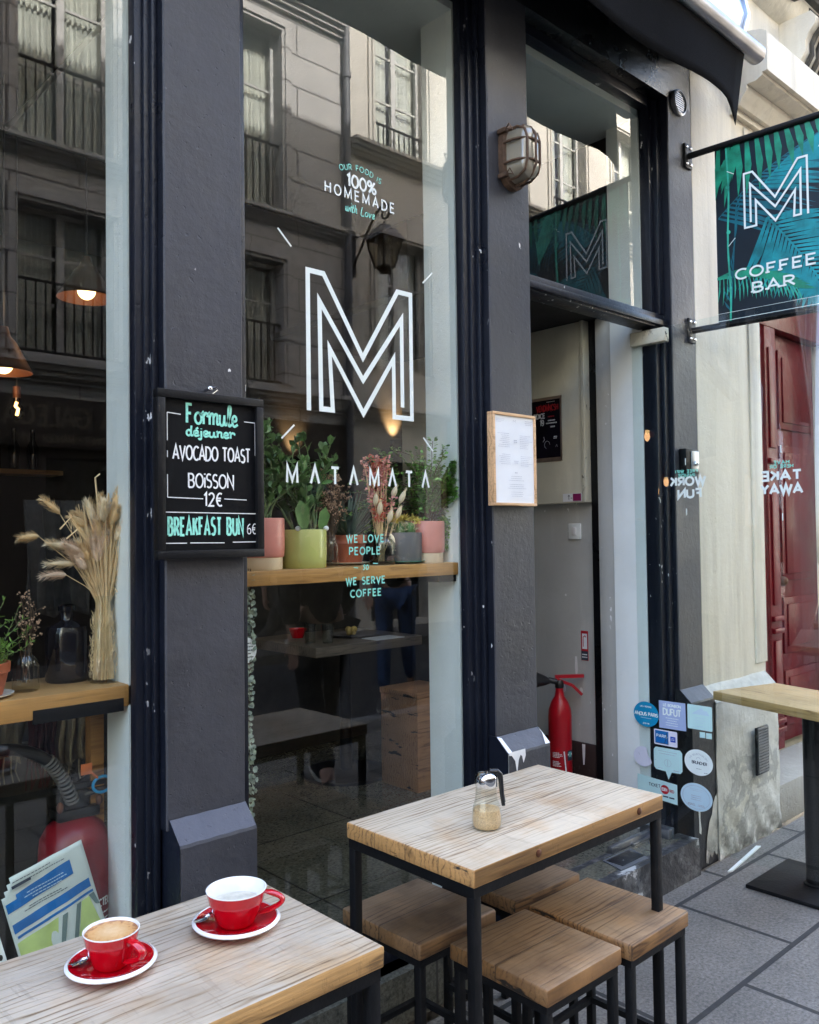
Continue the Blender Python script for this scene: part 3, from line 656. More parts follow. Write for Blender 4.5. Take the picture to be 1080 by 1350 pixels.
# transom over the door
fr = MB()
fr.box(2.396, 3.374, 1.962, 2.05, 2.338, 2.400, .005); fr.box(2.396, 3.374, 1.945, 1.963, 2.345, 2.372, .005)
fr.box(3.310, 3.374, 1.985, 2.05, 2.400, 3.36, .003); fr.box(2.396, 2.455, 1.985, 2.05, 2.400, 3.36, .003)
fr.box(2.455, 3.310, 1.985, 2.05, 3.318, 3.36, .003); fr.box(3.335, 3.372, 1.96, 1.987, 2.40, 3.355, .003)
tr = cpart(fr, 'transom_window', 'frame_paint', None, 'window over the doorway with worn lower rail')
cpart(MB().box(2.45, 3.315, GL, GL+.008, 2.395, 3.325), 'pane', 'pane_glass', tr)
# right jamb of the doorway, from the street inwards
cpart(MB().box(3.300, 3.372, 1.962, 2.030, .15, 2.338, .003).box(3.335, 3.37, 1.945, 1.963, .15, 2.338, .003), 'door_frame', 'frame_paint')
mb = MB(); mb.box(3.300, 3.37, 2.032, 2.195, .15, 3.5); cpart(mb, 'door_jamb', 'white_reveal')
cpart(MB().box(2.41, 3.50, 2.20, 3.6, 2.44, 2.47), 'darkening_lid', 'dark_inner')  # dark lid added so the view through the transom stays dark
mb = MB(); mb.box(3.312, 3.37, 2.197, 2.288, .15, 2.439, .012); cpart(mb, 'door_jamb', 'inner_grey')
cpart(MB().box(3.335, 3.38, 2.288, 2.335, .15, 2.439), 'door_gap', 'black_paint')
mb = MB(); mb.box(3.36, 3.5, 2.336, 2.9, .15, 1.59); cpart(mb, 'inner_wall', 'inner_grey')
mb = MB(); mb.box(3.30, 3.5, 2.355, 3.6, 1.59, 2.439, .004); cpart(mb, 'inner_wall', 'inner_wall')
cpart(MB().box(3.29, 3.36, 2.335, 2.356, 1.59, 2.439, .003), 'edge_trim', 'old_cream', None, 'peeling off-white edge trim')
cpart(MB().box(3.345, 3.36, 2.345, 2.9, .15, .46, .004), 'skirting', 'brown_skirt')
mb = MB(); ink = Ink(mb, (3.345, 0, 0), (0, -1, 0), (0, 0, 1), (-1, 0, 0), .001)
ink.poly([(-2.42, .455), (-2.402, .455), (-2.404, .40), (-2.408, .36), (-2.415, .358), (-2.418, .40)]); 
ink2 = Ink(mb, (3.36, 0, 0), (0, -1, 0), (0, 0, 1), (-1, 0, 0), .001)
ink2.poly([(-2.462, .86), (-2.45, .86), (-2.447, .80), (-2.452, .765), (-2.46, .768), (-2.464, .81)]); ink2.disc(-2.53, .70, .012, 10, .02); ink2.disc(-2.43, .70, .01, 9, .017); ink2.disc(-2.51, 1.15, .006, 7)
cpart(mb, 'filler_patch', 'white_ceramic')
# the doorstep
mb = MB()
mb.hexa([(2.39, 1.850, 0), (3.372, 1.845, 0), (3.372, 2.03, 0), (2.39, 2.03, 0), (2.39, 1.855, .1475), (3.372, 1.853, .150), (3.372, 2.03, .1505), (2.39, 2.03, .1505)])
cpart(mb, 'doorstep', 'step_paint')
mb = MB(); mb.box(2.96, 3.30, 2.006, 2.028, .148, .176, .003); mb.box(3.292, 3.302, 1.925, 2.02, .150, .195, .002); mb.box(3.10, 3.292, 1.99, 2.006, .149, .158)
cpart(mb, 'threshold', 'grey_metal')
mb = MB(); mb.hexa([(2.84, 1.885, .145), (3.02, 1.875, .147), (3.06, 1.985, .148), (2.87, 1.99, .148), (2.84, 1.885, .1545), (3.02, 1.875, .1545), (3.06, 1.985, .1545), (2.87, 1.99, .1545)])
cover = cpart(mb, 'floor_spring_cover', 'slate')
cpart(MB().box(2.875, 3.03, 1.90, 1.975, .1545, .157, .001), 'cover_plate', 'plinth_black', cover)
for k in range(22):
    mb = MB(); ink = Ink(mb, (0, 1.851, 0), (1, 0, 0), (0, .06, 1), (0, -1, 0), .0015); x = R.uniform(2.62, 3.36); z = .135+R.uniform(-.022, .008); a = R.uniform(.006, .018)
    ink.poly([(x+a*R.uniform(.6, 1.1)*math.cos(t), z+a*.5*R.uniform(.5, 1.1)*math.sin(t)) for t in [2*PI*q/9 for q in range(9)]]); cpart(mb, 'paint_flake', 'white_reveal')

# ---- glass door standing open at a right angle, with its stickers
DX = 3.278
GD = (DX, 2.07, .15)
door = tag(MB().box(DX, DX+.010, 1.255, 2.07, .145, 2.325, .002).build('glass_door', 'door_glass', None, GD), 'frameless glass door standing open towards the street with stickers at its foot', 'door')
def dpart(mb, name, mat, parent=None, label=None):
    o = mb.build(name, mat, parent or door, GD)
    if label: o['label'] = label
    return o
dpart(MB().box(DX-.014, DX+.024, 1.90, 2.07, 2.262, 2.322, .004), 'pivot_fitting', 'old_cream', None, 'scratched pale metal patch fitting')
dpart(MB().box(DX-.014, DX+.024, 1.93, 2.07, .150, .19, .004), 'pivot_fitting', 'grey_metal')
def sink(mb, mir=False, lift=.0008): return Ink(mb, (DX, 0, 0), (0, -1, 0), (0, 0, 1), (-1, 0, 0), lift)
def sticker(shape, mats, label, marks):
    mb = MB(); ink = sink(mb); ink.poly([(-y, z) for y, z in shape]); 
    for i, (mi, fn) in enumerate(marks): mb.mat(mi); fn(ink)
    return dpart(mb, 'sticker', mats, None, label)
circ = lambda y, z, r, rz=None: [(y+r*math.cos(2*PI*k/40), z+(rz or r)*math.sin(2*PI*k/40)) for k in range(40)]
def rrect(y0, y1, z0, z1, r):
    o = []
    for cy, cz, a in ((y1-r, z1-r, 0), (y0+r, z1-r, 90), (y0+r, z0+r, 180), (y1-r, z0+r, 270)): o += [(cy+r*math.cos(math.radians(a+i*22.5)), cz+r*math.sin(math.radians(a+i*22.5))) for i in range(5)]
    return o
def f(i): i.text('ANOUS PARIS', -2.034, .654, .0135, .0034, .9, .12, fit=.112); i.text('LIEU REPERE', -2.034, .690, .006, .0014, fit=.055); i.lines(-2.06, -2.008, .640, .648, 1, .0015); i.text('2018', -2.034, .618, .005, .0018, fit=.03)
sticker(circ(2.034, .660, .061, .054), ['sticker_blue', 'vinyl_white'], 'round bright blue sticker with white lettering', [(1, f)])
def f(i): i.text('LE BONBON', -1.91, .708, .010, .0028, .9, .15, fit=.08); i.text('DUFUT', -1.91, .672, .026, .0055, .9, .1, fit=.082); i.lines(-1.94, -1.88, .625, .664, 4, .0025)
sticker([(1.971, .729), (1.848, .731), (1.846, .616), (1.971, .613)], ['sticker_lav', 'vinyl_white'], 'lavender square sticker with pale lettering', [(1, f)])
def f(i): i.poly([(-1.82, .694), (-1.80, .708), (-1.786, .716), (-1.775, .722), (-1.766, .712), (-1.752, .712), (-1.742, .694)]); i.lines(-1.82, -1.75, .655, .685, 3, .0018); i.lines(-1.81, -1.76, .640, .650, 1, .003)
sticker(rrect(1.730, 1.839, .632, .732, .005), ['sticker_mint', 'sticker_sky'], 'pale mint square sticker with a roof shape', [(1, f)])
def f1(i): i.rect(-1.992, .546, -1.929, .600)
def f2(i): i.text('PARIS', -1.960, .573, .011, .0026, fit=.05)
def f3(i): i.stroke([(-1.948, .548), (-1.9395, .572), (-1.937, .595)], .0022); i.stroke([(-1.930, .548), (-1.9355, .572), (-1.937, .595)], .0022); i.rect(-1.992, .546, -1.929, .548)
def f4(i): i.rect(-1.920, .560, -1.896, .583)
def f5(i): i.lines(-1.918, -1.898, .566, .578, 2, .002)
sticker(rrect(1.888, 1.997, .540, .605, .005), ['sticker_white', 'deep_blue', 'vinyl_white', 'ink_dark', 'royal_blue'], 'white card sticker with a blue square and a tower', [(1, f1), (2, f2), (3, f3), (4, f4), (2, f5)])
sticker([(2.052+.047*math.cos(math.radians(a)), .476+.043*math.sin(math.radians(a))) for a in range(100, -151, -10)][::-1]+[(2.036, .516), (2.033, .497), (2.026, .480), (2.014, .466)], ['sticker_white', 'ink_grey'], 'torn round pale lilac sticker', [(1, lambda i: i.stroke([(-2.075, .49), (-2.068, .48)], .0012))])
def f(i):
    i.stroke([(-1.935+.016*math.cos(2*PI*k/24), .468+.015*math.sin(2*PI*k/24)) for k in range(25)], .0009); i.lines(-1.985, -1.955, .438, .446, 1, .002); i.lines(-1.996, -1.985, .470, .476, 1, .0015); i.stroke([(-1.935, .455), (-1.935, .481)], .0014); i.lines(-1.985, -1.885, .500, .520, 2, .002); i.lines(-1.91, -1.88, .438, .446, 1, .003)
bub = [(1.867, .445), (1.877, .434), (1.917, .432), (1.932, .399), (1.945, .432), (1.99, .434), (2.0, .445), (2.0, .518), (1.99, .529), (1.877, .531), (1.867, .520)]
sticker(bub, ['sticker_mint', 'ink_grey'], 'mint speech bubble sticker', [(1, f)])
def f1(i): i.text('BRUNCHER', -1.79, .490, .011, .0024, .8, .12, fit=.066); i.lines(-1.81, -1.776, .468, .474, 1, .0014); i.lines(-1.775, -1.75, .455, .462, 1, .002)
def f2(i): i.text('LA SELECTION DU', -1.794, .528, .006, .001, fit=.085, arcr=.045); i.stroke([(-1.794+.009*math.cos(math.radians(a)), .510+.008*math.sin(math.radians(a))) for a in range(0, 181, 20)], .0012)
sticker(circ(1.794, .497, .063, .053), ['vinyl_white', 'ink_dark', 'ink_grey'], 'round white sticker with a dark word across it', [(1, f1), (2, f2)])
def f1(i): i.text('TICKET', -2.0, .357, .0125, .0022, .75, .14, fit=.055); i.rect(-1.96, .322, -1.935, .328); i.rect(-1.931, .321, -1.907, .327); i.lines(-2.01, -1.965, .32, .328, 1, .002)
def f2(i): i.disc(-1.951, .354, .020, 32, .019); i.text('RED', -1.918, .347, .011, .0022, .85, .15)
def f3(i): i.text('EDEN', -1.953, .349, .011, .0024, .8, .12)
sticker([(2.082, .397), (1.893, .385), (1.893, .301), (2.082, .313)], ['sticker_mint', 'ink_dark', 'ink_red', 'vinyl_white'], 'mint voucher sticker with a red dot', [(1, f1), (2, f2), (3, f3)])
def f(i): i.lines(-1.84, -1.77, .376, .388, 2, .001); i.lines(-1.845, -1.812, .316, .326, 2, .003); i.lines(-1.802, -1.768, .316, .326, 2, .003); i.lines(-1.84, -1.775, .338, .362, 3, .0022); i.stroke([(-1.807+.060*math.cos(2*PI*k/40), .353+.047*math.sin(2*PI*k/40)) for k in range(41)], .0012)
sticker(circ(1.807, .353, .071, .057), ['sticker_sky', 'ink_grey'], 'large round pale blue sticker, lowest of all', [(1, f)])
sticker([(1.786, .624), (1.762, .625), (1.762, .602), (1.786, .601)], ['sticker_mint'], 'tiny mint square sticker', [])
sticker([(1.758, .624), (1.733, .625), (1.733, .602), (1.758, .601)], ['sticker_mint'], 'tiny mint square sticker', [])
# the door's lettering faces the other way and reads backwards from here
def back(mb): return Ink(mb, (DX, 0, 0), (0, 1, 0), (0, 0, 1), (-1, 0, 0), .0008)
mb = MB(); ink = back(mb)
ink.text('TAKE', 1.426, 1.642, .033, .0095, .95, .22, fit=.150); ink.text('AWAY', 1.426, 1.590, .033, .0095, .95, .16, fit=.156)
dpart(mb, 'lettering', 'vinyl_white'); mb = MB(); ink = back(mb)
ink.text('WORK', 1.815, 1.642, .033, .0095, .95, .22, fit=.155); ink.text('FUN', 1.808, 1.590, .033, .0095, .95, .22, fit=.10)
dpart(mb, 'lettering', 'vinyl_white')
for y, z in ((1.424, 1.76), (1.424, 1.50), (1.823, 1.53), (1.823, 1.74)): mb = MB(); back(mb).rect(y-.002, z-.014, y+.002, z+.014); dpart(mb, 'tick_mark', 'vinyl_white')
mb = MB(); ink = back(mb)
ink.text('HAVE', 1.424, 1.704, .0115, .003, .8, .3, fit=.058, serif=.002); ink.text('HERE OR', 1.424, 1.688, .0115, .003, .8, .25, fit=.088, serif=.002)
dpart(mb, 'lettering', 'vinyl_mint'); mb = MB(); ink = back(mb)
ink.text('FREE WIFI', 1.82, 1.694, .0115, .003, .8, .25, fit=.098, serif=.002); ink.text('INSIDE', 1.82, 1.677, .0115, .003, .8, .25, fit=.075, serif=.002)
dpart(mb, 'lettering', 'vinyl_mint')

# ---- things fixed to the cafe front
o = thing('key_box', 'small black key box on the right pillar behind the open glass door', 'box', (3.46, 1.925, 1.755))
KO = (3.46, 1.925, 1.755)
MB().box(3.405, 3.515, 1.89, 1.9245, 1.70, 1.81, .004).build('case', 'black_steel', o, KO); MB().box(3.445, 3.508, 1.884, 1.891, 1.712, 1.80, .003).build('cover', 'grey_metal', o, KO); MB().ball((3.47, 1.88, 1.745), .012).build('dial', 'chrome', o, KO)
VO = (3.460, 1.925, 3.362)
o = thing('vent_grille', 'small round louvred vent grille high on the right pillar', 'vent', VO)
mb = MB(); mb.lathe([(.058, -.001), (.058, .012), (.050, .016), (.046, .012), (.046, 0)], (3.46, 1.924, 3.36), 28, 'Y'); mb.build('rim', 'grey_metal', o, VO)
mb = MB(); mb.lathe([(.046, .001), (0, .001)], (3.46, 1.924, 3.36), 28, 'Y'); mb.build('backing', 'black_steel', o, VO)
mb = MB()
for k in range(-4, 5):
    hw = math.sqrt(max(0, .044**2-(k*.0098)**2)); mb.box(3.46-hw, 3.46+hw, 1.914, 1.9225, 3.36+k*.0098-.0028, 3.36+k*.0098+.0028)
mb.build('louvre', 'grey_metal', o, VO)

# bulkhead lamp
LO = (2.297, 1.925, 2.765)
lamp = thing('bulkhead_lamp', 'rusty caged oval bulkhead lamp with ribbed glass on the pillar beside the transom', 'lamp', LO)
def stad(r, h, n=14): # stadium outline round the lamp's axis
    return [(r*math.cos(PI*k/n), h+r*math.sin(PI*k/n)) for k in range(n+1)]+[(-r*math.cos(PI*k/n), -h-r*math.sin(PI*k/n)) for k in range(n+1)]
def ring(mb, levels, close=True):
    n = len(stad(1, 1)); vs = []
    for r, h, y in levels: vs += [(LO[0]+a, y, LO[2]+b) for a, b in stad(r, h)]
    fs = [(i*n+k, i*n+(k+1) % n, (i+1)*n+(k+1) % n, (i+1)*n+k) for i in range(len(levels)-1) for k in range(n)]
    if close: fs.append(tuple((len(levels)-1)*n+k for k in range(n)))
    return mb.add(vs, fs, True)
ring(MB(), [(.062, .050, 1.924), (.062, .050, 1.902), (.055, .048, 1.898)]).build('back_plate', 'rust', lamp, LO)
lv = [(.050, .046, 1.897)]
for k in range(14): lv.append((.050-.0014*(k % 2)-.00035*k, .046, 1.892-.0045*k))
lv += [(.038, .040, 1.822), (.025, .035, 1.817)]
ring(MB(), lv).build('ribbed_glass', 'ribbed_lamp_glass', lamp, LO)
mb = MB()
for s in (-1, 1):
    mb.tube([(LO[0]+a*.058, 1.875-.0*abs(b), LO[2]+b) for a, b in [(-1, s*.034), (-.95, s*.034)]], .004)
    pts = [(LO[0]+.060*math.cos(a), 1.90-.088*math.sin(a)**.7, LO[2]+s*.036) for a in [PI*k/12 for k in range(13)]]; mb.tube(pts, .0045)
for xx in (-.034, .0, .034):
    h = .100 if xx == 0 else .088
    yf = 1.808 if xx == 0 else 1.818
    pts = [(LO[0]+xx, 1.90, LO[2]+h), (LO[0]+xx, 1.86, LO[2]+h), (LO[0]+xx, 1.828, LO[2]+h-.018), (LO[0]+xx, yf, LO[2]+h-.05), (LO[0]+xx, yf, LO[2]-h+.05), (LO[0]+xx, 1.828, LO[2]-h+.018), (LO[0]+xx, 1.86, LO[2]-h), (LO[0]+xx, 1.90, LO[2]-h)]
    mb.tube([Vector(q) for q in pts], .0048)
mb.build('cage', 'rust', lamp, LO)
mb = MB()
for s in (-1, 1):
    mb.box(LO[0]-.070, LO[0]-.052, 1.885, 1.923, LO[2]+s*.078-.008, LO[2]+s*.078+.008, .003); mb.tube([(LO[0]-.066, 1.885, LO[2]+s*.078), (LO[0]-.072, 1.865, LO[2]+s*.078+.01), (LO[0]-.06, 1.86, LO[2]+s*.078-.008), (LO[0]-.066, 1.885, LO[2]+s*.078)], .003)
mb.build('wing_screw', 'rust', lamp, LO)

# awning
AO = (1.0, 1.8, 3.5)
aw = thing('awning', 'retracted black awning with hanging valance over the shop front', 'awning', AO)
mb = MB(); n = 90; vs = []; xa, xb = -2.0, 3.585
for i in range(n+1):
    x = xa+(xb-xa)*i/n; d = max(0, (x-3.43)/.155); hem = 3.282+.016*max(0, min(1, (x-3.0)/.3))-.072*d**2.2
    for j in range(7):
        v = j/6; xx = x+.04*(1-v)*max(0, (x-3.3)/.285)
        vs.append((xx, 1.69+.012*math.sin(x*7+1)*v+.02*v*d, 3.56+(hem-3.56)*v))
mb.add(vs, [(i*7+j, i*7+j+1, (i+1)*7+j+1, (i+1)*7+j) for i in range(n) for j in range(6)], True)
o = mb.build('valance', 'awning_cloth', aw, AO)
so_ = o.modifiers.new('solidify', 'SOLIDIFY'); so_.thickness = .002
mb = MB(); mb.tube([(-2.0, 1.69, 3.585), (3.745, 1.69, 3.585)], .042, 20); mb.build('bottom_bar', 'awning_bar', aw, AO)
mb = MB(); prof = [(1.905, 3.66), (1.80, 3.635), (1.725, 3.665), (1.700, 3.74), (1.72, 3.83), (1.79, 3.88), (1.905, 3.89)]
mb.prism([(-2.0, y, z) for y, z in prof], (5.66, 0, 0)); mb.build('cassette', 'alu', aw, AO)
mb = MB(); mb.prism([(3.662, y, z) for y, z in [(1.905, 3.65), (1.80, 3.622), (1.715, 3.655), (1.688, 3.74), (1.709, 3.84), (1.785, 3.893), (1.905, 3.903)]], (.025, 0, 0)); mb.build('end_cap', 'alu', aw, AO)
mb = MB(); 
for xx in (-1.0, 1.2, 3.2): mb.rod((xx, 1.9, 3.645), (xx, 1.70, 3.59), .03, .02)
mb.build('arm', 'black_steel', aw, AO)
mb = MB(); mb.prism([(-2, 1.955, 3.60), (-2, 1.73, 3.55), (-2, 1.73, 3.555), (-2, 1.955, 3.61)], (5.55, 0, 0)); mb.build('canopy', 'awning_cloth', aw, AO)
mb = MB(); mb.box(3.30, 3.62, 1.62, 1.939, 4.02, 4.05, .003); tag(mb.build('lamp_bracket', 'black_steel', None, (3.5, 1.8, 4.03)), 'flat black metal bracket above the awning box', 'bracket')

# hanging banner sign
SO = (3.53, 1.925, 2.74)
sg = thing('banner_sign', 'projecting coffee bar banner with palm leaves between two black rods', 'sign', SO)
U = Vector((.08, -.9968, 0)).normalized(); SN = Vector((-U.y, U.x, 0))*-1   # along the banner; towards the camera side
SN = Vector((0, 0, 1)).cross(U); SN = SN if SN.x < 0 else -SN
B0 = Vector((3.548, 1.800, 2.352)); BW, BH = .83, .795
for z in (3.137, 2.346):
    mb = MB(); mb.tube([(3.528, 1.925, z), tuple(Vector((3.538, 1.80, z))), tuple(Vector((3.548, 1.80, z))+U*.86)], .014, 12); mb.build('rod', 'black_steel', sg, SO)
    b = MB().box(3.498, 3.558, 1.913, 1.9245, z-.055, z+.055, .003).build('bracket_plate', 'black_steel', sg, SO)
    mb = MB()
    for dx, dz in ((-.018, .038), (.018, .038), (-.018, -.038), (.018, -.038)): mb.ball((3.528+dx, 1.911, z+dz), .007, .005, .007, 8, 6)
    mb.build('screw', 'chrome', b, SO)
def clip(poly, w_, h_):
    for ax, lim, sg_ in ((0, 0, 1), (0, w_, -1), (1, 0, 1), (1, h_, -1)):
        out = []
        for i in range(len(poly)):
            a, b = poly[i-1], poly[i]; da = (a[ax]-lim)*sg_; db = (b[ax]-lim)*sg_
            if (da >= 0) != (db >= 0):
                u = da/(da-db); out.append((a[0]+(b[0]-a[0])*u, a[1]+(b[1]-a[1])*u))
            if db >= 0: out.append(b)
        poly = out
        if len(poly) < 3: return []
    return poly
mb = MB()
c0 = B0+Vector((0, 0, 0)); th = SN*.0015
p4 = [c0, c0+U*BW, c0+U*BW+Vector((0, 0, BH)), c0+Vector((0, 0, BH))]
mb.hexa([p4[0]-th, p4[1]-th, p4[1]+th, p4[0]+th, p4[3]-th, p4[2]-th, p4[2]+th, p4[3]+th])
ink = Ink(mb, B0+th, U, (0, 0, 1), SN, .0004, .000012)
def frond(base, ang, L, n, leafL, mi, curve=0.0, wd=.012, spread=55, fade=.5):
    p = Vector(base); a = math.radians(ang); step = L/n; pts = []
    for i in range(n+1):
        pts.append((p.copy(), a)); p += Vector((math.cos(a), math.sin(a)))*step; a += math.radians(curve)/n
    mb.mat(mi)
    for i, (q, a) in enumerate(pts[1:]):
        t_ = i/n; ll = leafL*(math.sin(PI*(.12+.80*t_))**.7)
        for s in (-1, 1):
            aa = a+s*math.radians(spread*(1-.35*t_)+R.uniform(-4, 4)); d = Vector((math.cos(aa), math.sin(aa))); nn = Vector((-d.y, d.x))
            poly = clip([tuple(q-nn*wd*.3), tuple(q+d*ll*.45-nn*wd*.5), tuple(q+d*ll), tuple(q+d*ll*.45+nn*wd*.5), tuple(q+nn*wd*.3)], BW, BH)
            if poly: ink.poly(poly)
    for i in range(n):
        a_, b_ = pts[i][0], pts[i+1][0]; dd = (b_-a_).normalized(); nn = Vector((-dd.y, dd.x))*.0035
        poly = clip([tuple(a_-nn), tuple(b_-nn), tuple(b_+nn), tuple(a_+nn)], BW, BH)
        if poly: ink.poly(poly)
def comb(p0, p1, n, a0, a1, L0, L1, wd, mi, stem=.003, bow=0.0, jit=5):
    mb.mat(mi); p0 = Vector(p0); p1 = Vector(p1); nn_ = Vector((-(p1-p0).y, (p1-p0).x)).normalized(); prev = None
    for i in range(n):
        u = i/(n-1); q = p0.lerp(p1, u)+nn_*bow*math.sin(PI*u); a = math.radians(a0+(a1-a0)*u+R.uniform(-jit, jit)*.4); L = (L0+(L1-L0)*u)*R.uniform(.88, 1.08)
        d = Vector((math.cos(a), math.sin(a))); nn = Vector((-d.y, d.x)); c = q+d*L*.5+nn*L*.03
        poly = clip([tuple(q-nn*wd*.22), tuple(c-nn*wd*.5), tuple(q+d*L), tuple(c+nn*wd*.5), tuple(q+nn*wd*.22)], BW, BH)
        if poly: ink.poly(poly)
        if prev is not None and stem:
            dd = (q-prev).normalized(); sn = Vector((-dd.y, dd.x))*stem; poly = clip([tuple(prev-sn), tuple(q-sn), tuple(q+sn), tuple(prev+sn)], BW, BH)
            if poly: ink.poly(poly)
        prev = q
comb((.01, .47), (.44, .72), 26, -28, -6, .30, .34, 0.0170, 4, .002, .03)
comb((.44, .72), (.83, .60), 20, -70, -95, .25, .20, 0.0186, 4, .002, .03)
comb((.20, .56), (.46, .72), 18, -18, 6, .26, .20, 0.0202, 2, .003, .02)
comb((.22, .42), (.45, .06), 22, -4, -14, .24, .30, 0.0194, 2, .0035, .01)
comb((.22, .42), (.44, .07), 20, 246, 262, .30, .14, 0.0232, 2, 0, .01)
comb((.60, .48), (.80, .10), 18, 10, -10, .22, .26, 0.0186, 2, .003)
comb((.60, .48), (.80, .10), 18, 240, 256, .26, .14, 0.0202, 4, 0)
comb((-.02, .80), (.46, .80), 13, 262, 284, .34, .13, 0.0295, 1, 0, .0, 8)
comb((-.02, .62), (.10, .80), 12, 225, 262, .14, .20, 0.0217, 1, 0, .0, 8)
comb((.48, .80), (.83, .80), 10, 262, 276, .12, .26, 0.0264, 1, 0, .0, 8)
comb((.46, .68), (.50, .79), 6, 20, 60, .12, .10, .022, 3, 0)
comb((-.02, .20), (.33, .10), 22, 10, -14, .16, .09, 0.0124, 1, .002, .03)
comb((-.02, .20), (.33, .10), 24, 262, 292, .12, .07, .007, 3, 0, .03)
comb((.06, .05), (.09, .50), 14, 120, 60, .07, .05, 0.0093, 4, .0025)
mb.mat(3)
for xx, w_ in ((.055, .004), (.455, .007), (.70, .005)):
    for k in range(12):
        poly = clip([(xx-w_+.004*math.sin(k*.9), BH*k/12), (xx+w_+.004*math.sin(k*.9), BH*k/12), (xx+w_+.004*math.sin(k*.9+.9), BH*(k+1)/12), (xx-w_+.004*math.sin(k*.9+.9), BH*(k+1)/12)], BW, BH)
        ink.poly(poly)
    for k in (3, 6, 9): ink.disc(xx, BH*k/12, w_*2.2, 10)
for k in range(5): ink.poly(clip([(.47, .74-.02*k), (.52+.02*k, .77-.03*k), (.58, .72-.05*k)], BW, BH))
mb.build('banner', ['banner_dark', 'banner_green', 'banner_teal', 'banner_mint', 'banner_navy'], sg, SO)
mb = MB(); ink = Ink(mb, B0+th, U, (0, 0, 1), SN, .0075, .00002)
ink.stroke([(.122+.268*(1-a), .392+.245*b) for a, b in MLINE], .0085)
ink.text('COFFEE', .246, .182, .041, .0085, .9, .25, fit=.325, serif=.009); ink.text('BAR', .240, .112, .041, .0085, .95, .25, fit=.170, serif=.009)
for a in ((.055, .665, .085, .645), (.055, .335, .085, .365), (.43, .655, .46, .685), (.43, .36, .46, .34)): ink.stroke([a[:2], a[2:]], .003)
ink.rect(0, .012, BW, .0145); ink.rect(0, .045, BW, .0465)
mb.build('lettering', 'vinyl_white', sg, SO)

# chalkboard on the first pillar
BO = (1.094, 1.92, 1.602)
cb = thing('chalkboard_menu', 'black framed chalkboard with the lunch menu hung on the left pillar', 'chalkboard', BO, 0)
x0, x1, z0, z1 = .943, 1.243, 1.397, 1.810
fr = MB(); fw = .021
fr.box(x0, x1, 1.893, 1.918, z0, z0+fw, .002).box(x0, x1, 1.893, 1.918, z1-fw, z1, .002).box(x0, x0+fw, 1.893, 1.918, z0+fw, z1-fw, .002).box(x1-fw, x1, 1.893, 1.918, z0+fw, z1-fw, .002)
fr.build('frame', 'black_steel', cb, BO)
brd = MB().box(x0+fw-.001, x1-fw+.001, 1.905, 1.914, z0+fw-.001, z1-fw+.001).build('board', 'chalk_black', cb, BO)
W_, H_ = x1-x0, z1-z0
def bu(u): return x0+u*W_
def bv(v): return z1-v*H_
mb = MB(); ink = Ink(mb, (0, 1.905, 0), (1, 0, 0), (0, 0, 1), (0, -1, 0), .0008)
ink.text('AVOCADO TOAST', bu(.515), bv(.405), .0335, .0046, .62, .10, fit=.218, wob=.03)
ink.text('BOiSSON', bu(.50), bv(.572), .0335, .0044, .66, .12, fit=.126, wob=.03)
ink.text('12~', bu(.515), bv(.682), .032, .0044, .7, .14, fit=.050)
ink.text('6~', bu(.89), bv(.855), .026, .0026, .6, .1, fit=.026)
for a in ((.10, .135, .22, .14), (.82, .15, .93, .152), (.10, .135, .10, .30), (.93, .152, .93, .36), (.10, .50, .10, .635), (.10, .635, .42, .64), (.62, .638, .84, .642), (.075, .722, .94, .728), (.075, .905, .27, .906), (.30, .905, .62, .908), (.70, .905, .95, .905), (.075, .965, .95, .963), (.10, .36, .10, .40)):
    ink.stroke([(bu(a[0]), bv(a[1])), (bu(a[2]), bv(a[3]))], .0022)
mb.build('chalk_writing', 'chalk_white', brd, BO)
mb = MB(); ink = Ink(mb, (0, 1.905, 0), (1, 0, 0), (0, 0, 1), (0, -1, 0), .0008)
ink.text('F', bu(.30), bv(.185), .046, .0068, .60); ink.text('ormule', bu(.555), bv(.186), .050, .0062, .72, .0, fit=.122, smooth=True)
ink.text('dzjeuner', bu(.50), bv(.262), .025, .0052, .75, .0, fit=.138, smooth=True)
mb.build('chalk_writing', 'chalk_mint', brd, BO); mb = MB(); ink = Ink(mb, (0, 1.905, 0), (1, 0, 0), (0, 0, 1), (0, -1, 0), .0008)
ink.text('BREAKFAST BUN', bu(.455), bv(.858), .042, .0062, .5, .16, fit=.208, wob=.02)
mb.build('chalk_writing', 'chalk_mint', brd, BO)
mb = MB(); mb.tube([(1.088, 1.925, 1.822), (1.088, 1.900, 1.824)], .004, 8); mb.ball((1.088, 1.90, 1.824), .007); mb.tube([(1.092, 1.91, 1.825), (1.108, 1.905, 1.829), (1.112, 1.905, 1.822), (1.10, 1.908, 1.812)], .0025, 6); mb.build('hook', 'chrome', cb, BO)

# menu in a wooden frame on the middle pillar
MO = (2.263, 1.924, 1.70)
mf = thing('menu_frame', 'white menu sheet in a pale wooden frame on the pillar by the doorway', 'menu', MO)
x0, x1, z0, z1 = 2.152, 2.378, 1.544, 1.862; fw = .010
fr = MB(); fr.box(x0, x1, 1.893, 1.922, z0, z0+fw, .0015).box(x0, x1, 1.893, 1.922, z1-fw, z1, .0015).box(x0, x0+fw, 1.893, 1.922, z0+fw, z1-fw, .0015).box(x1-fw, x1, 1.893, 1.922, z0+fw, z1-fw, .0015)
fr.build('frame', 'pale_frame_wood', mf, MO)
sh = MB().box(x0+fw-.001, x1-fw+.001, 1.898, 1.905, z0+fw-.001, z1-fw+.001).build('sheet', 'paper', mf, MO)
mb = MB(); ink = Ink(mb, (0, 1.898, 0), (1, 0, 0), (0, 0, 1), (0, -1, 0), .0006)
cx = (x0+x1)/2
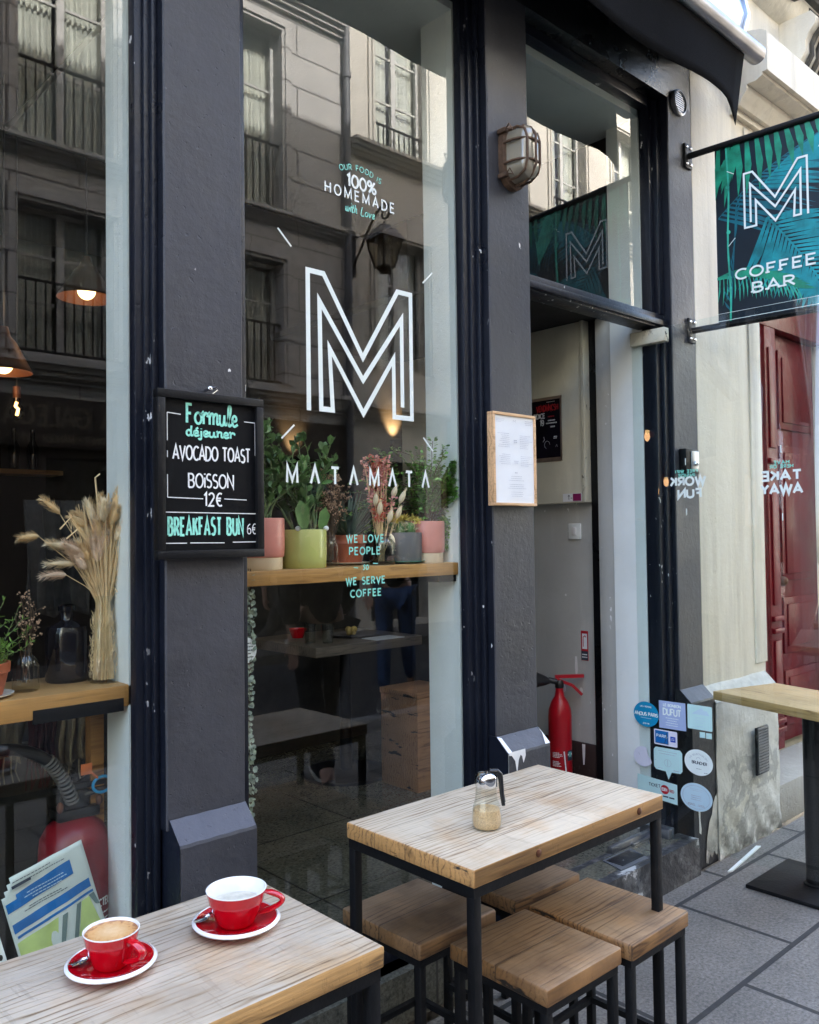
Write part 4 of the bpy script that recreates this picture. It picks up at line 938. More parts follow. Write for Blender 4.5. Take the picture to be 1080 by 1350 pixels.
ink.lines(x0+.018, x0+.065, z1-.035, z1-.02, 3, .0014, 'l'); ink.lines(x1-.065, x1-.018, z1-.038, z1-.02, 3, .0014, 'r'); ink.stroke([(cx-.007, z1-.031), (cx-.007, z1-.022), (cx, z1-.028), (cx+.007, z1-.022), (cx+.007, z1-.031)], .001)
for zt, rows in ((z1-.068, 8), (z1-.14, 6)):
    ink.lines(x0+.022, x0+.085, zt-.0065*rows, zt, rows, .0014, 'r'); ink.lines(cx+.025, x1-.022, zt-.006*rows-.006, zt-.004, rows, .0014, 'l')
    ink.lines(cx-.014, cx+.014, zt-.034, zt-.022, 2, .003)
ink.lines(cx-.014, cx+.014, z1-.208, z1-.202, 1, .003); ink.lines(cx-.05, cx+.05, z1-.235, z1-.214, 3, .0013); ink.lines(cx-.055, cx+.055, z1-.262, z1-.242, 3, .0013); ink.lines(cx-.05, cx+.05, z1-.289, z1-.268, 3, .0013)
mb.build('print', 'ink_lightgrey', sh, MO)
# ============================================================ NEXT DOOR
NO = (4.6, 1.925, 0)
nb = thing('neighbour_building', 'cream rendered building with crumbling plinth and red panelled door', 'building', NO)
def npart(mb, name, mat, parent=None, label=None):
    o = mb.build(name, mat, parent or nb, NO)
    if label: o['label'] = label
    return o
mb = MB(); mb.box(3.577, 4.20, 1.925, 2.4, .70, 3.56, .006); mb.box(4.085, 4.203, 1.917, 1.927, .80, 3.45, .004)
npart(mb, 'pilaster', 'neighbour_plaster')
# plinth with a lumpy weathered face
mb = MB(); nx, nz = 40, 44; vs = []
for i in range(nx+1):
    for j in range(nz+1):
        x = 3.566+(4.185-3.566)*i/nx; z = .80*j/nz
        y = 1.868 if z < .69 else 1.868+(z-.69)/.11*.063
        e = max(0, .25-z)*.06
        y += .0025*math.sin(x*17+z*9)*math.sin(z*21+x*5)+R.uniform(-.0015, .0015)-.004+e*math.sin(x*40+z*30)*.5
        if z > .69: z = .69+(z-.69)*.6
        vs.append((x, min(y, 1.935), z))
mb.add(vs, [(i*(nz+1)+j, (i+1)*(nz+1)+j, (i+1)*(nz+1)+j+1, i*(nz+1)+j+1) for i in range(nx) for j in range(nz)], True)
mb.box(3.5675, 4.1845, 1.873, 2.2, 0, .69); mb.box(3.5675, 4.182, 1.93, 2.2, .69, .75)
npart(mb, 'plinth', 'peeling_plinth')
VX, VZ = 3.955, .425
f = npart(MB().box(VX-.060, VX+.060, 1.838, 1.848, VZ-.115, VZ+.105, .003), 'air_grille', 'black_paint')
mb = MB()
for k in range(16): mb.box(VX-.052, VX+.052, 1.833, 1.839, VZ-.105+k*.0132, VZ-.098+k*.0132)
for k in range(9): mb.box(VX-.052+k*.0125, VX-.049+k*.0125, 1.832, 1.837, VZ-.105, VZ+.10)
npart(mb, 'grille_bars', 'concrete', f)
# cornice and wall above
mb = MB()
prof = [(1.93, 3.47), (1.90, 3.47), (1.90, 3.50), (1.875, 3.50), (1.86, 3.53), (1.835, 3.56), (1.835, 3.585), (1.79, 3.585), (1.76, 3.60), (1.76, 3.615), (1.735, 3.615), (1.735, 3.80), (1.76, 3.82), (1.93, 3.87)]
mb.prism([(3.95, y, z) for y, z in prof], (11, 0, 0)); npart(mb, 'cornice', 'neighbour_plaster')
mb = MB(); mb.box(3.58, 16, 1.935, 8, 3.565, 14.7); mb.box(5.62, 16, 1.925, 2.4, 0, 3.565); mb.box(3.577, 3.95, 1.927, 2.0, 3.56, 4.2); mb.box(4.2, 5.62, 2.26, 2.5, 0, 3.565); mb.box(4.20, 5.62, 1.93, 2.26, 2.95, 3.565)
npart(mb, 'upper_wall', 'neighbour_plaster')
# balcony slab with mossy lip on scrolled brackets
mb = MB(); prof = [(1.94, 4.16), (1.905, 4.175), (1.875, 4.20), (1.85, 4.235), (1.835, 4.27), (1.80, 4.285), (1.80, 4.31), (1.94, 4.31)]
mb.prism([(3.70, y, z) for y, z in prof], (10, 0, 0)); sl = npart(mb, 'balcony', 'neighbour_plaster')
mb = MB(); n = 130
vs = []
for i in range(n+1):
    x = 3.70+i*.06; d = .02*math.sin(i*1.3)+.018*math.sin(i*.47)+R.uniform(-.008, .012)
    vs += [(x, 1.846-.001, 4.238+d*.9), (x, 1.832, 4.272), (x, 1.797, 4.283), (x, 1.785, 4.33), (x, 1.74, 4.37), (x, 1.70, 4.45), (x, 1.94, 4.47)]
mb.add(vs, [(i*7+k, i*7+k+1, (i+1)*7+k+1, (i+1)*7+k) for i in range(n) for k in range(6)], True)
npart(mb, 'moss_lip', 'moss', sl, 'dark mossy lip')
mb = MB()
for x in [3.8+.12*k for k in range(50)]: mb.tube([(x, 1.76, 4.46), (x, 1.76, 5.4)], .011, 6)
mb.tube([(3.72, 1.76, 5.4), (10, 1.76, 5.4)], .02, 8); mb.tube([(3.72, 1.76, 4.58), (10, 1.76, 4.58)], .012, 8)
npart(mb, 'railing', 'black_steel', sl)
for bx in (4.56, 7.0):
    mb = MB(); prof = [(1.94, 4.165), (1.77, 4.165), (1.745, 4.13), (1.75, 4.09), (1.78, 4.06), (1.80, 4.02), (1.80, 3.97), (1.83, 3.92), (1.87, 3.90), (1.885, 3.84), (1.94, 3.80)]
    mb.mat(0).prism([(bx, y, z) for y, z in prof], (.30, 0, 0)); mb.mat(1)
    for o_, w_ in ((.05, .03), (.13, .03), (.21, .03)): mb.prism([(bx+o_, y-.014, z-.008) for y, z in prof], (w_, 0, 0))
    npart(mb, 'console', ['neighbour_plaster', 'moss'], sl, 'carved stone bracket with sooty dark ribs')
# red door in its recess
mb = MB()
for a, b, y in ((4.2, 4.80, 2.18), (4.80, 4.94, 2.165), (4.94, 4.975, 2.19)): mb.box(a, b, y, 2.26, .20, 2.95, .004)
mb.box(4.2, 5.62, 2.16, 2.259, 2.62, 2.95, .004)
rd = npart(mb, 'red_door', 'red_paint', None, 'tall dark red panelled door in its recess')
mb = MB()
mb.box(4.985, 5.58, 2.215, 2.25, .21, 2.61, .003)
for (a, b) in ((.30, .62), (.72, 1.05), (1.15, 1.95), (2.05, 2.52)):
    mb.box(5.06, 5.52, 2.203, 2.216, a, b, .004); mb.box(5.10, 5.48, 2.194, 2.204, a+.04, b-.04, .005)
npart(mb, 'leaf', 'red_paint', rd)
mb = MB()
for z in (.86, .93, 1.75, 1.83, .30, .35): mb.box(4.81, 4.93, 2.145, 2.166, z, z+.03, .004)
for (a, b) in ((.42, .82), (1.02, 1.68), (1.92, 2.5)): mb.box(4.83, 4.91, 2.154, 2.166, a, b, .004)
npart(mb, 'moulding', 'red_paint', rd)
npart(MB().ball((5.02, 2.19, 1.15), .03), 'handle', 'copper', rd)
mb = MB(); mb.box(4.187, 5.64, 1.88, 2.18, 0, .19, .006); npart(mb, 'doorstep', 'stone_step')

# ============================================================ OVER THE STREET (seen in the glass)
OY = -5.98
def facade(mb, x0, x1, z0, z1, holes, dep=.24):
    xs = sorted({x0, x1}|{h[0] for h in holes}|{h[1] for h in holes}); zs = sorted({z0, z1}|{h[2] for h in holes}|{h[3] for h in holes})
    for a, b in zip(xs, xs[1:]):
        for c, d in zip(zs, zs[1:]):
            if any(h[0] <= a and b <= h[1] and h[2] <= c and d <= h[3] for h in holes): continue
            if a >= x0 and b <= x1 and c >= z0 and d <= z1: mb.face([(b, OY, c), (a, OY, c), (a, OY, d), (b, OY, d)])
    for a, b, c, d in holes:
        y = OY-dep
        mb.add([(a, OY, c), (b, OY, c), (b, OY, d), (a, OY, d), (a, y, c), (b, y, c), (b, y, d), (a, y, d)], [(0, 4, 5, 1), (1, 5, 6, 2), (2, 6, 7, 3), (3, 7, 4, 0)])
def window(par, org, a, b, c, d, sash=True, curtain=True, rail=None, dep=.20):
    y = OY-dep; fr = MB(); w_ = .055
    for q in ((a, a+w_, c, d), (b-w_, b, c, d), (a+w_, b-w_, d-w_, d), (a+w_, b-w_, c, c+.09), ((a+b)/2-.045, (a+b)/2+.045, c+.09, d-w_)): fr.box(q[0], q[1], y-.03, y+.03, q[2], q[3])
    for zz in (c+(d-c)*.36, c+(d-c)*.68): fr.box(a+w_, (a+b)/2-.045, y-.015, y+.015, zz-.015, zz+.015); fr.box((a+b)/2+.045, b-w_, y-.015, y+.015, zz-.015, zz+.015)
    f_ = fr.build('window', 'sash_paint', par, org)
    MB().box(a+w_, b-w_, y-.012, y-.004, c+.05, d-w_).build('pane', 'pane_glass', f_, org)
    if curtain:
        mb = MB(); n = 26
        for s0, s1 in ((a+.03, a+(b-a)*.44), (b-(b-a)*.42, b-.03)):
            vs = []
            for i in range(n+1): x = s0+(s1-s0)*i/n; vs += [(x, y-.09+.025*math.sin(i*1.7), c), (x, y-.09+.025*math.sin(i*1.7), d)]
            mb.add(vs, [(2*i, 2*i+2, 2*i+3, 2*i+1) for i in range(n)], True)
        mb.build('curtain', 'curtain', f_, org)
    if rail:
        mb = MB(); yy = OY-.04
        for zz in (rail[0]+.03, rail[1]): mb.box(a+.005, b-.005, yy-.015, yy+.015, zz-.014, zz+.014)
        n = int((b-a)/.105)
        for k in range(1, n): x = a+(b-a)*k/n; mb.box(x-.008, x+.008, yy-.008, yy+.008, rail[0]+.03, rail[1])
        mb.build('railing', 'black_steel', f_, org)
def surround(mb, a, b, c, d, w_=.17, p_=.05, head=.22):
    mb.box(a-w_, a-.003, OY, OY+p_, c, d+.003); mb.box(b+.003, b+w_, OY, OY+p_, c, d+.003); mb.box(a-w_, b+w_, OY, OY+p_, d+.003, d+w_)
    mb.box(a-w_+.06, a-.05, OY+p_, OY+p_+.025, c, d+.05); mb.box(b+.05, b+w_-.06, OY+p_, OY+p_+.025, c, d+.05); mb.box(a-w_+.06, b+w_-.06, OY+p_, OY+p_+.025, d+.05, d+w_-.06)
def stringc(mb, x0, x1, z0, z1, out):
    n = 4
    for k in range(n): mb.box(x0, x1, OY, OY+out*(k+1)/n, z0+(z1-z0)*k/n, z0+(z1-z0)*(k+1)/n)
AO_ = (0, OY, 0)
ba = thing('apartment_building', 'greige stone apartment house across the street with iron window railings, mirrored in the shop glass', 'building', AO_)
colsA = [(-6.8, -5.7), (-4.3, -3.2), (-1.75, -.65), (.75, 1.87), (3.28, 4.40), (5.80, 6.90)]
holes = []
for a, b in colsA: holes += [(a, b, 3.60, 5.33), (a, b, 6.07, 8.70)]
mb = MB(); facade(mb, -12, 8.06, 3.1, 9.9, holes); mb.build('wall', 'opposite_stone', ba, AO_)
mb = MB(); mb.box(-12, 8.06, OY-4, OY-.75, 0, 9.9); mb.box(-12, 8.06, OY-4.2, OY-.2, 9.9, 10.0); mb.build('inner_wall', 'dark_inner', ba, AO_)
mb = MB()
for a, b, c, d in holes: surround(mb, a, b, c, d)
stringc(mb, -12, 8.0, 5.86, 6.05, .16); stringc(mb, -12, 8.0, 3.26, 3.52, .2); stringc(mb, -12, 8.0, 9.0, 9.28, .22); stringc(mb, -12, 8.06, 9.7, 10.0, .3)
mb.build('moulding', 'opposite_stone', ba, AO_)
for i, (a, b) in enumerate(colsA):
    window(ba, AO_, a, b, 3.60, 5.33, rail=(3.60, 4.45)); window(ba, AO_, a, b, 6.07, 8.70, rail=(6.08, 7.03))
# its ground floor: a dark restaurant front with a lettered board
mb = MB(); facade(mb, -12, 8.06, 0, 3.1, [(-1.2, 1.0, .6, 2.4), (1.7, 3.1, .1, 2.4), (3.6, 5.3, .6, 2.4), (5.9, 7.75, .1, 2.58)], .2); mb.build('shop_front', 'opposite_base', ba, AO_)
mb = MB()
for a, b, c in ((-1.2, 1.0, .6), (1.7, 3.1, .1), (3.6, 5.3, .6), (5.9, 7.75, .1)):
    mb.box(a, b, OY-.19, OY-.18, c, 2.58)
mb.build('shop_pane', 'black_pane', ba, AO_)
bd = MB().box(-1.6, 5.4, OY+.002, OY+.06, 2.50, 3.08, .01).build('sign_board', 'opposite_base', ba, AO_)
mb = MB(); ink = Ink(mb, (0, OY+.06, 0), (-1, 0, 0), (0, 0, 1), (0, 1, 0), .002); ink.text('A GALEGA', -3.75, 2.76, .22, .04, .9, .2, serif=.03); ink.text('DINER - MANGER - VINS - BAR', -3.6, 2.57, .085, .018, .8, .2)
mb.build('lettering', 'sign_letters', bd, AO_)
mb = MB().box(5.62, 5.84, OY, OY+.02, 2.75, 2.92); tag(mb.build('house_number', 'ink_dark', None, (5.73, OY, 2.8)), 'small dark house number plate on the apartment house, mirrored in the glass', 'number plate')
BO_ = (14, OY, 0)
bb = thing('cream_building', 'taller cream house across the street beside the downpipe, mirrored in the shop glass', 'building', BO_)
colsB = [(8.68, 9.80), (11.3, 12.4), (13.2, 14.3), (15.3, 16.4), (18.0, 19.1)]
holes = []
for a, b in colsB: holes += [(a, b, 4.05, 6.15), (a, b, 7.60, 9.95)]
mb = MB(); facade(mb, 8.06, 24, 0, 10.9, holes+[(8.5, 9.7, .1, 2.6), (11, 13.5, .5, 2.7)], .24); mb.build('wall', 'opposite_cream', bb, BO_)
mb = MB(); mb.box(8.06, 24, OY-4, OY-.75, 0, 10.9); mb.box(8.06, 24, OY-4.2, OY-.2, 10.9, 11.0); mb.box(8.5, 9.7, OY-.24, OY-.2, .1, 2.6); mb.box(11, 13.5, OY-.24, OY-.2, .5, 2.7); mb.build('inner_wall', 'dark_inner', bb, BO_)
mb = MB()
for a, b, c, d in holes: surround(mb, a, b, c, d, .13, .035)
stringc(mb, 8.14, 24, 7.30, 7.52, .22); stringc(mb, 8.14, 24, 3.2, 3.45, .2); stringc(mb, 8.1, 24, 10.7, 11.0, .3)
mb.build('moulding', 'opposite_cream', bb, BO_)
for a, b in colsB:
    window(bb, BO_, a, b, 4.05, 6.15, dep=.2); window(bb, BO_, a, b, 7.60, 9.95, rail=(7.52, 7.98), dep=.2)
mb = MB(); mb.tube([(8.06, OY+.08, .2), (8.06, OY+.08, 9.2)], .055, 10)
for z in (1.5, 3.1, 4.96, 6.6, 8.4): mb.tube([(8.06, OY+.08, z), (8.06, OY+.08, z+.09)], .072, 10)
mb.tube([(8.06, OY+.08, 9.2), (8.06, OY+.15, 9.45), (8.06, OY+.1, 9.9)], .055, 10)
tag(mb.build('downpipe', 'slate', None, (8.06, OY, 0)), 'grey downpipe between the two houses across the street', 'pipe')
# street lantern on a scrolled arm
QO = (8.22, -5.98, 5.7)
ln = thing('street_lantern', 'black four sided lantern on a scrolled wall arm, mirrored in the shop glass', 'street lamp', QO)
LX, LY = 8.26, -5.30
mb = MB(); mb.tube([(8.2, OY, 5.55), (8.2, OY+.04, 5.55), (8.22, OY+.3, 5.95), (8.24, OY+.5, 6.22), (LX, LY-.05, 6.33)], .018, 8)
sp = [(LX, LY+.02+.13*math.sin(a)*(1-a/9), 6.20+.13*math.cos(a)*(1-a/9)) for a in [k*.35 for k in range(22)]]; mb.tube(sp, [.022-.0006*k for k in range(22)], 8)
mb.tube([(8.2, OY, 5.98), (8.22, OY+.3, 5.97)], .014, 8); mb.box(8.14, 8.26, OY, OY+.02, 5.4, 6.1); mb.tube([(LX, LY, 6.07), (LX, LY, 6.0)], .015, 8)
mb.build('arm', 'black_steel', ln, QO)
def sq(mb, levels):
    vs = []
    for h, z in levels: h *= .8; vs += [(LX-h, LY-h, z), (LX+h, LY-h, z), (LX+h, LY+h, z), (LX-h, LY+h, z)]
    n = len(levels); mb.add(vs, [(4*i+k, 4*i+(k+1) % 4, 4*i+4+(k+1) % 4, 4*i+4+k) for i in range(n-1) for k in range(4)]+[(3, 2, 1, 0), (4*n-4, 4*n-3, 4*n-2, 4*n-1)])
mb = MB(); sq(mb, [(.27, 5.80), (.27, 5.815), (.15, 5.97), (.10, 5.985), (.10, 6.01), (.05, 6.03)]); mb.build('roof', 'slate', ln, QO)
mb = MB()
for sx, sy in ((-1, -1), (1, -1), (1, 1), (-1, 1)): mb.rod((LX+.104*sx, LY+.104*sy, 5.40), (LX+.19*sx, LY+.19*sy, 5.80), .02)
sq(mb, [(.135, 5.375), (.145, 5.40)]); sq(mb, [(.05, 5.33), (.09, 5.375)])
for k in range(2): mb.tube([(LX+.12*math.cos(a)*(1-k), LY+.12*math.cos(a)*k, 5.375-.07*math.sin(a)) for a in [PI*i/8 for i in range(9)]], .01, 6)
mb.build('cage', 'black_steel', ln, QO)
mb = MB(); sq(mb, [(.125, 5.402), (.232, 5.798)]); mb.build('lantern_glass', 'lamp_glass', ln, QO)

# ============================================================ TABLES AND STOOLS
def frame_legs(root, x0, x1, y0, y1, zt, s, foot=None, rail=.022):
    # thin square steel: a rail all round under the top, four legs, optional footrails
    mb = MB(); mb.box(x0, x1, y0, y0+s, zt-rail, zt); mb.box(x0, x1, y1-s, y1, zt-rail, zt); mb.box(x0, x0+s, y0+s, y1-s, zt-rail, zt); mb.box(x1-s, x1, y0+s, y1-s, zt-rail, zt)
    mb.build('steel_frame', 'black_steel', root)
    if foot:
        mb = MB(); mb.box(x0+s, x1-s, y0+.002, y0+s-.002, foot, foot+s*.8); mb.box(x0+s, x1-s, y1-s+.002, y1-.002, foot, foot+s*.8); mb.box(x0+.002, x0+s-.002, y0+s, y1-s, foot, foot+s*.8); mb.box(x1-s+.002, x1-.002, y0+s, y1-s, foot, foot+s*.8)
        mb.build('footrest', 'black_steel', root)
    for a in (x0, x1-s):
        for b in (y0, y1-s): MB().box(a, a+s, b, b+s, 0, zt-rail, .0015).build('leg', 'black_steel', root)
def wood_top(x0, x1, y0, y1, z0, z1, b=.004):
    mb = MB().box(x0, x1, y0, y1, z0, z1, b, .0008); return mb
tb = thing('cafe_table', 'narrow wooden cafe table on black steel legs holding the sugar pourer', 'table', (1.658, 1.418, 0))
hx, hy = .365, .208
wood_top(-hx, hx, -hy, hy, .722, .760).build('tabletop', 'table_wood', tb)
frame_legs(tb, -hx+.004, hx-.004, -hy+.004, hy-.004, .7215, .022)
for xx in (-.155, .25): MB().lathe([(.009, -.002), (.009, .002), (.006, .0038), (.0, .0044)], (xx, -hy, .742), 14, 'Y').build('bolt', 'copper', tb)
t1 = thing('near_table', 'wooden cafe table in the near corner with two red coffee cups on it', 'table', (.520, 1.296, 0))
hx, hy = .433, .197
wood_top(-hx, hx, -hy, hy, .724, .760).build('tabletop', 'near_table_wood', t1)
frame_legs(t1, -hx+.004, hx-.006, -hy+.004, hy-.004, .7235, .022)
def stool(x, y, rz, w2, d2, mat, label):
    st = thing('wooden_stool', label, 'stool', (x, y, 0), rz, 'square stools under the table')
    wood_top(-w2, w2, -d2, d2, .420, .460, .006).build('seat', mat, st)
    frame_legs(st, -w2+.008, w2-.008, -d2+.008, d2-.008, .4195, .020, .12, .020)
    return st
stool(1.628, 1.326, -.01, .142, .150, 'stool_wood', 'nearest wooden stool at the front corner of the table with the pourer')
stool(1.926, 1.322, .01, .136, .158, 'stool_wood', 'wooden stool at the street side right end with dark knot marks')
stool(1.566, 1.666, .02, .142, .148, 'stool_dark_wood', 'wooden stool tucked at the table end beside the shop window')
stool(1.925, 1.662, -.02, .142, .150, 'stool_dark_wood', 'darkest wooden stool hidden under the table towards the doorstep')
# pedestal table by the next house
pt = thing('pedestal_table', 'high honey coloured table on a black pedestal in front of the cream house', 'table', (3.575, 1.455, 0), math.radians(-15.5))
MB().box(-.195, .195, -.335, .335, .722, .760, .005).build('tabletop', 'far_table_wood', pt)
MB().lathe([(.038, .02), (.038, .716)], (0, 0, 0), 24).build('column', 'black_steel', pt)
MB().box(-.10, .10, -.18, .18, .714, .7215).build('top_plate', 'black_steel', pt)
b = MB().box(-.2, .2, -.2, .2, 0, .016, .004).build('base', 'black_steel', pt); b.rotation_euler = (0, 0, math.radians(15.5))
MB().lathe([(.0, .016), (.047, .016), (.047, .022), (.038, .026)], (0, 0, 0), 24).build('collar', 'black_steel', pt)
tag(MB().hexa([(3.475, 1.78, .0), (3.50, 1.77, .0), (3.86, 1.815, .0), (3.845, 1.83, .0), (3.475, 1.78, .006), (3.50, 1.77, .006), (3.86, 1.815, .006), (3.845, 1.83, .006)]).build('white_strip', 'white_reveal', None, (3.6, 1.8, 0)), 'loose white strip lying on the pavement beside the pedestal base', 'strip')

# ---- on the tables
def cup_set(x, y, zt, rs, rr, h, ang, label_c, label_s, content, ch):
    s = tag(MB().lathe([(0, .002), (rs*.45, .0), (rs*.5, .004), (rs*.95, .0135), (rs*.985, .016)], (0, 0, 0), 48).build('saucer', 'red_ceramic', None), label_s, 'saucer'); s.location = (x, y, zt)
    MB().lathe([(rs*.915, .0175), (rs*.93, .0192), (rs*.985, .0172), (rs, .0155), (rs*.985, .0135), (rs*.95, .0137)], (0, 0, 0), 48).build('rim', 'white_ceramic', s)
    MB().lathe([(rs*.92, .0176), (rs*.6, .0095), (rs*.5, .0075), (0, .0075)], (0, 0, 0), 48).build('well', 'red_ceramic', s)
    z0 = .0078
    c = MB().lathe([(0, z0), (rr*.55, z0), (rr*.60, z0+.002), (rr*.68, z0+h*.12), (rr*.80, z0+h*.42), (rr*.90, z0+h*.66), (rr*.905, z0+h*.68), (rr*.97, z0+h*.90), (rr*.995, z0+h)], (0, 0, 0), 48).build('coffee_cup', 'red_ceramic', None)
    tag(c, label_c, 'cup'); c.location = (x, y, zt)
    MB().lathe([(rr*.995, z0+h), (rr, z0+h+.0012), (rr*.965, z0+h+.0016), (rr*.94, z0+h), (rr*.90, z0+h*.75), (rr*.75, z0+h*.4), (rr*.55, z0+.006), (0, z0+.005)], (0, 0, 0), 48).build('inside', 'white_ceramic', c)
    lr = rr*(.75+.19*(ch-.4)/.6)*1.0
    MB().lathe([(lr*1.0, z0+h*ch), (lr*.6, z0+h*ch+.0008), (0, z0+h*ch+.001)], (0, 0, 0), 40).build('coffee', content, c)
    mb = MB(); n = 10; vs = []
    for i in range(15):
        u = i/14; a = -PI*.5+PI*u; rad = rr*(.73+.235*u); zz = z0+h*(.24+.62*u); b_ = .031*(rr/.045)*math.sin(PI*u)**.75
        c_ = Vector((rad+b_-.001, 0, zz)); out = Vector((math.cos(a), 0, math.sin(a)))
        for k in range(n): q = 2*PI*k/n; vs.append(c_+out*math.cos(q)*.0050*(1 if 0 < i < 14 else .5)+Vector((0, 1, 0))*math.sin(q)*.0075)
    mb.add(vs, [(i*n+k, i*n+(k+1) % n, (i+1)*n+(k+1) % n, (i+1)*n+k) for i in range(14) for k in range(n)], True)
    hd = mb.build('handle', 'red_ceramic', c); c.rotation_euler = (0, 0, ang)
    return c, s
cup_set(.584, 1.340, .760, .071, .0440, .056, math.radians(-70), 'smaller red cup full of frothy coffee on the near table', 'red saucer with white rim under the full coffee cup', 'crema', .95)
cup_set(.808, 1.330, .760, .077, .0530, .060, math.radians(-33), 'larger red cup nearly empty with milky dregs, handle to the right', 'red saucer with white rim under the nearly empty cup', 'milk_left', .62)
def spoon(x, y, z, ang, label, L=.11):
    mb = MB(); vs = []; n = 12
    for i in range(7):
        a = PI*i/6; 
        for k in range(5): b_ = -PI/2+PI*k/4; vs.append((-.014*math.cos(a)*1.3, .0095*math.sin(a)*math.sin(b_), .004-.004*math.sin(a)*math.cos(b_)))
    mb.add(vs, [(i*5+k, i*5+k+1, (i+1)*5+k+1, (i+1)*5+k) for i in range(6) for k in range(4)], True)
    mb.tube([(.016, 0, .005), (.03, 0, .008), (.06, 0, .012), (L-.02, 0, .013), (L, 0, .012)], [.0018, .0016, .002, .003, .0025], 6)
    o = mb.build('teaspoon', 'chrome'); tag(o, label, 'spoon'); o.location = (x, y, z); o.rotation_euler = (0, 0, ang); return o
spoon(.540, 1.366, .7745, math.radians(10), 'steel teaspoon behind the full coffee cup')
spoon(.758, 1.362, .7765, math.radians(14), 'steel teaspoon on the saucer of the nearly empty cup')
# sugar pourer
SGO = (1.503, 1.362, .760)
sgp = thing('sugar_pourer', 'fluted glass sugar pourer with chrome lid on the narrow table', 'sugar pourer', SGO)
prof = [(.0, .001), (.031, .001), (.0345, .006), (.0355, .025), (.033, .045), (.0275, .065), (.0245, .085), (.0245, .102)]
o = MB().lathe(prof, (0, 0, 0), 60, flute=.022, nf=15).build('jar', 'jar_glass', sgp)
MB().lathe([(0, .004), (.029, .004), (.0325, .009), (.0332, .025), (.0305, .046), (.0, .050)], (0, 0, 0), 40).build('sugar', 'sugar', sgp)
MB().lathe([(.0255, .098), (.0262, .099), (.0262, .118), (.0255, .121), (.020, .128), (.010, .131), (0, .132)], (0, 0, 0), 40).build('lid', 'chrome', sgp)
mb = MB(); a = math.radians(-42); dx, dy = math.cos(a), math.sin(a)
mb.tube([(dx*.010-.003, dy*.010, .1315), (dx*.026, dy*.026, .131), (dx*.0325, dy*.0325, .124), (dx*.0345, dy*.0345, .11), (dx*.036, dy*.036, .08), (dx*.040, dy*.040, .052)], [.007, .0075, .007, .006, .005, .0045], 10)
mb.build('flap_handle', 'black_plastic', sgp); 
mb = MB(); mb.tube([(dx*.038+.0, dy*.038, .125), (dx*.0405, dy*.0405, .08), (dx*.0435, dy*.0435, .06)], .0018, 6); mb.build('spring', 'chrome', sgp)
# ============================================================ IN THE WINDOWS
sh1 = thing('window_shelf', 'wooden shelf in the left window carrying the dried grasses', 'shelf', (.5, 2.16, 1.06), 0)
MB().box(-.19, .944, 2.03, 2.30, 1.034, 1.087, .003).build('board', 'shelf_wood', sh1, (.5, 2.16, 1.06))
MB().box(.700, .918, 2.0285, 2.036, 1.024, 1.056, .001).build('bracket', 'black_steel', sh1, (.5, 2.16, 1.06))
MB().box(.905, .940, 2.20, 2.235, .15, 1.034).build('leg', 'shelf_wood', sh1, (.5, 2.16, 1.06))
sh2 = thing('plank_shelf', 'long wooden shelf in the middle window crowded with pots', 'shelf', (1.7, 2.17, 1.33), 0)
MB().box(1.27, 2.116, 2.03, 2.32, 1.311, 1.353, .003).build('board', 'shelf_wood', sh2, (1.7, 2.17, 1.33))
MB().box(2.03, 2.114, 2.04, 2.25, 1.288, 1.311).build('bracket', 'black_steel', sh2, (1.7, 2.17, 1.33))
def rnd_dir(up=.6, sp=1.0):
    a = R.uniform(0, 2*PI); e = R.uniform(up-.5*sp, up+.5*sp); return Vector((math.cos(a)*math.cos(e), math.sin(a)*math.cos(e), math.sin(e)))
def pot(kind, x, y, z, r, h, mat, label, base=None, rim=False):
    o = thing('potted_plant', label, kind, (x, y, z)); bz = 0
    if base:
        if base[0] == 'foot':
            bz = base[2]; MB().lathe([(0, 0), (r*.88, 0), (r*.90, .003), (r*.90, bz), (0, bz)], (0, 0, 0), 36).build('saucer', base[1], o)
        else:
            bz = .010; MB().lathe([(0, 0), (r*.7, 0), (r*1.12, .007), (r*1.15, .010), (r*1.08, .0095), (r*.7, .005), (0, .005)], (0, 0, 0), 36).build('saucer', base[1], o); bz = .006
    if rim: pr = [(0, bz), (r*.72, bz), (r*.74, bz+.003), (r*.93, bz+h*.68), (r*.935, bz+h*.685), (r*1.0, bz+h*.70), (r*1.02, bz+h*.98), (r*1.0, bz+h), (r*.92, bz+h), (r*.86, bz+h*.85)]
    else: pr = [(0, bz), (r*.93, bz), (r*.97, bz+.004), (r, bz+h*.3), (r, bz+h-.003), (r*.98, bz+h), (r*.93, bz+h), (r*.92, bz+h*.85)]
    MB().lathe(pr, (0, 0, 0), 40).build('pot', mat, o)
    MB().lathe([(r*.925, bz+h*.86), (r*.5, bz+h*.9), (0, bz+h*.9)], (0, 0, 0), 24).build('soil', 'soil', o)
    return o, bz+h*.88
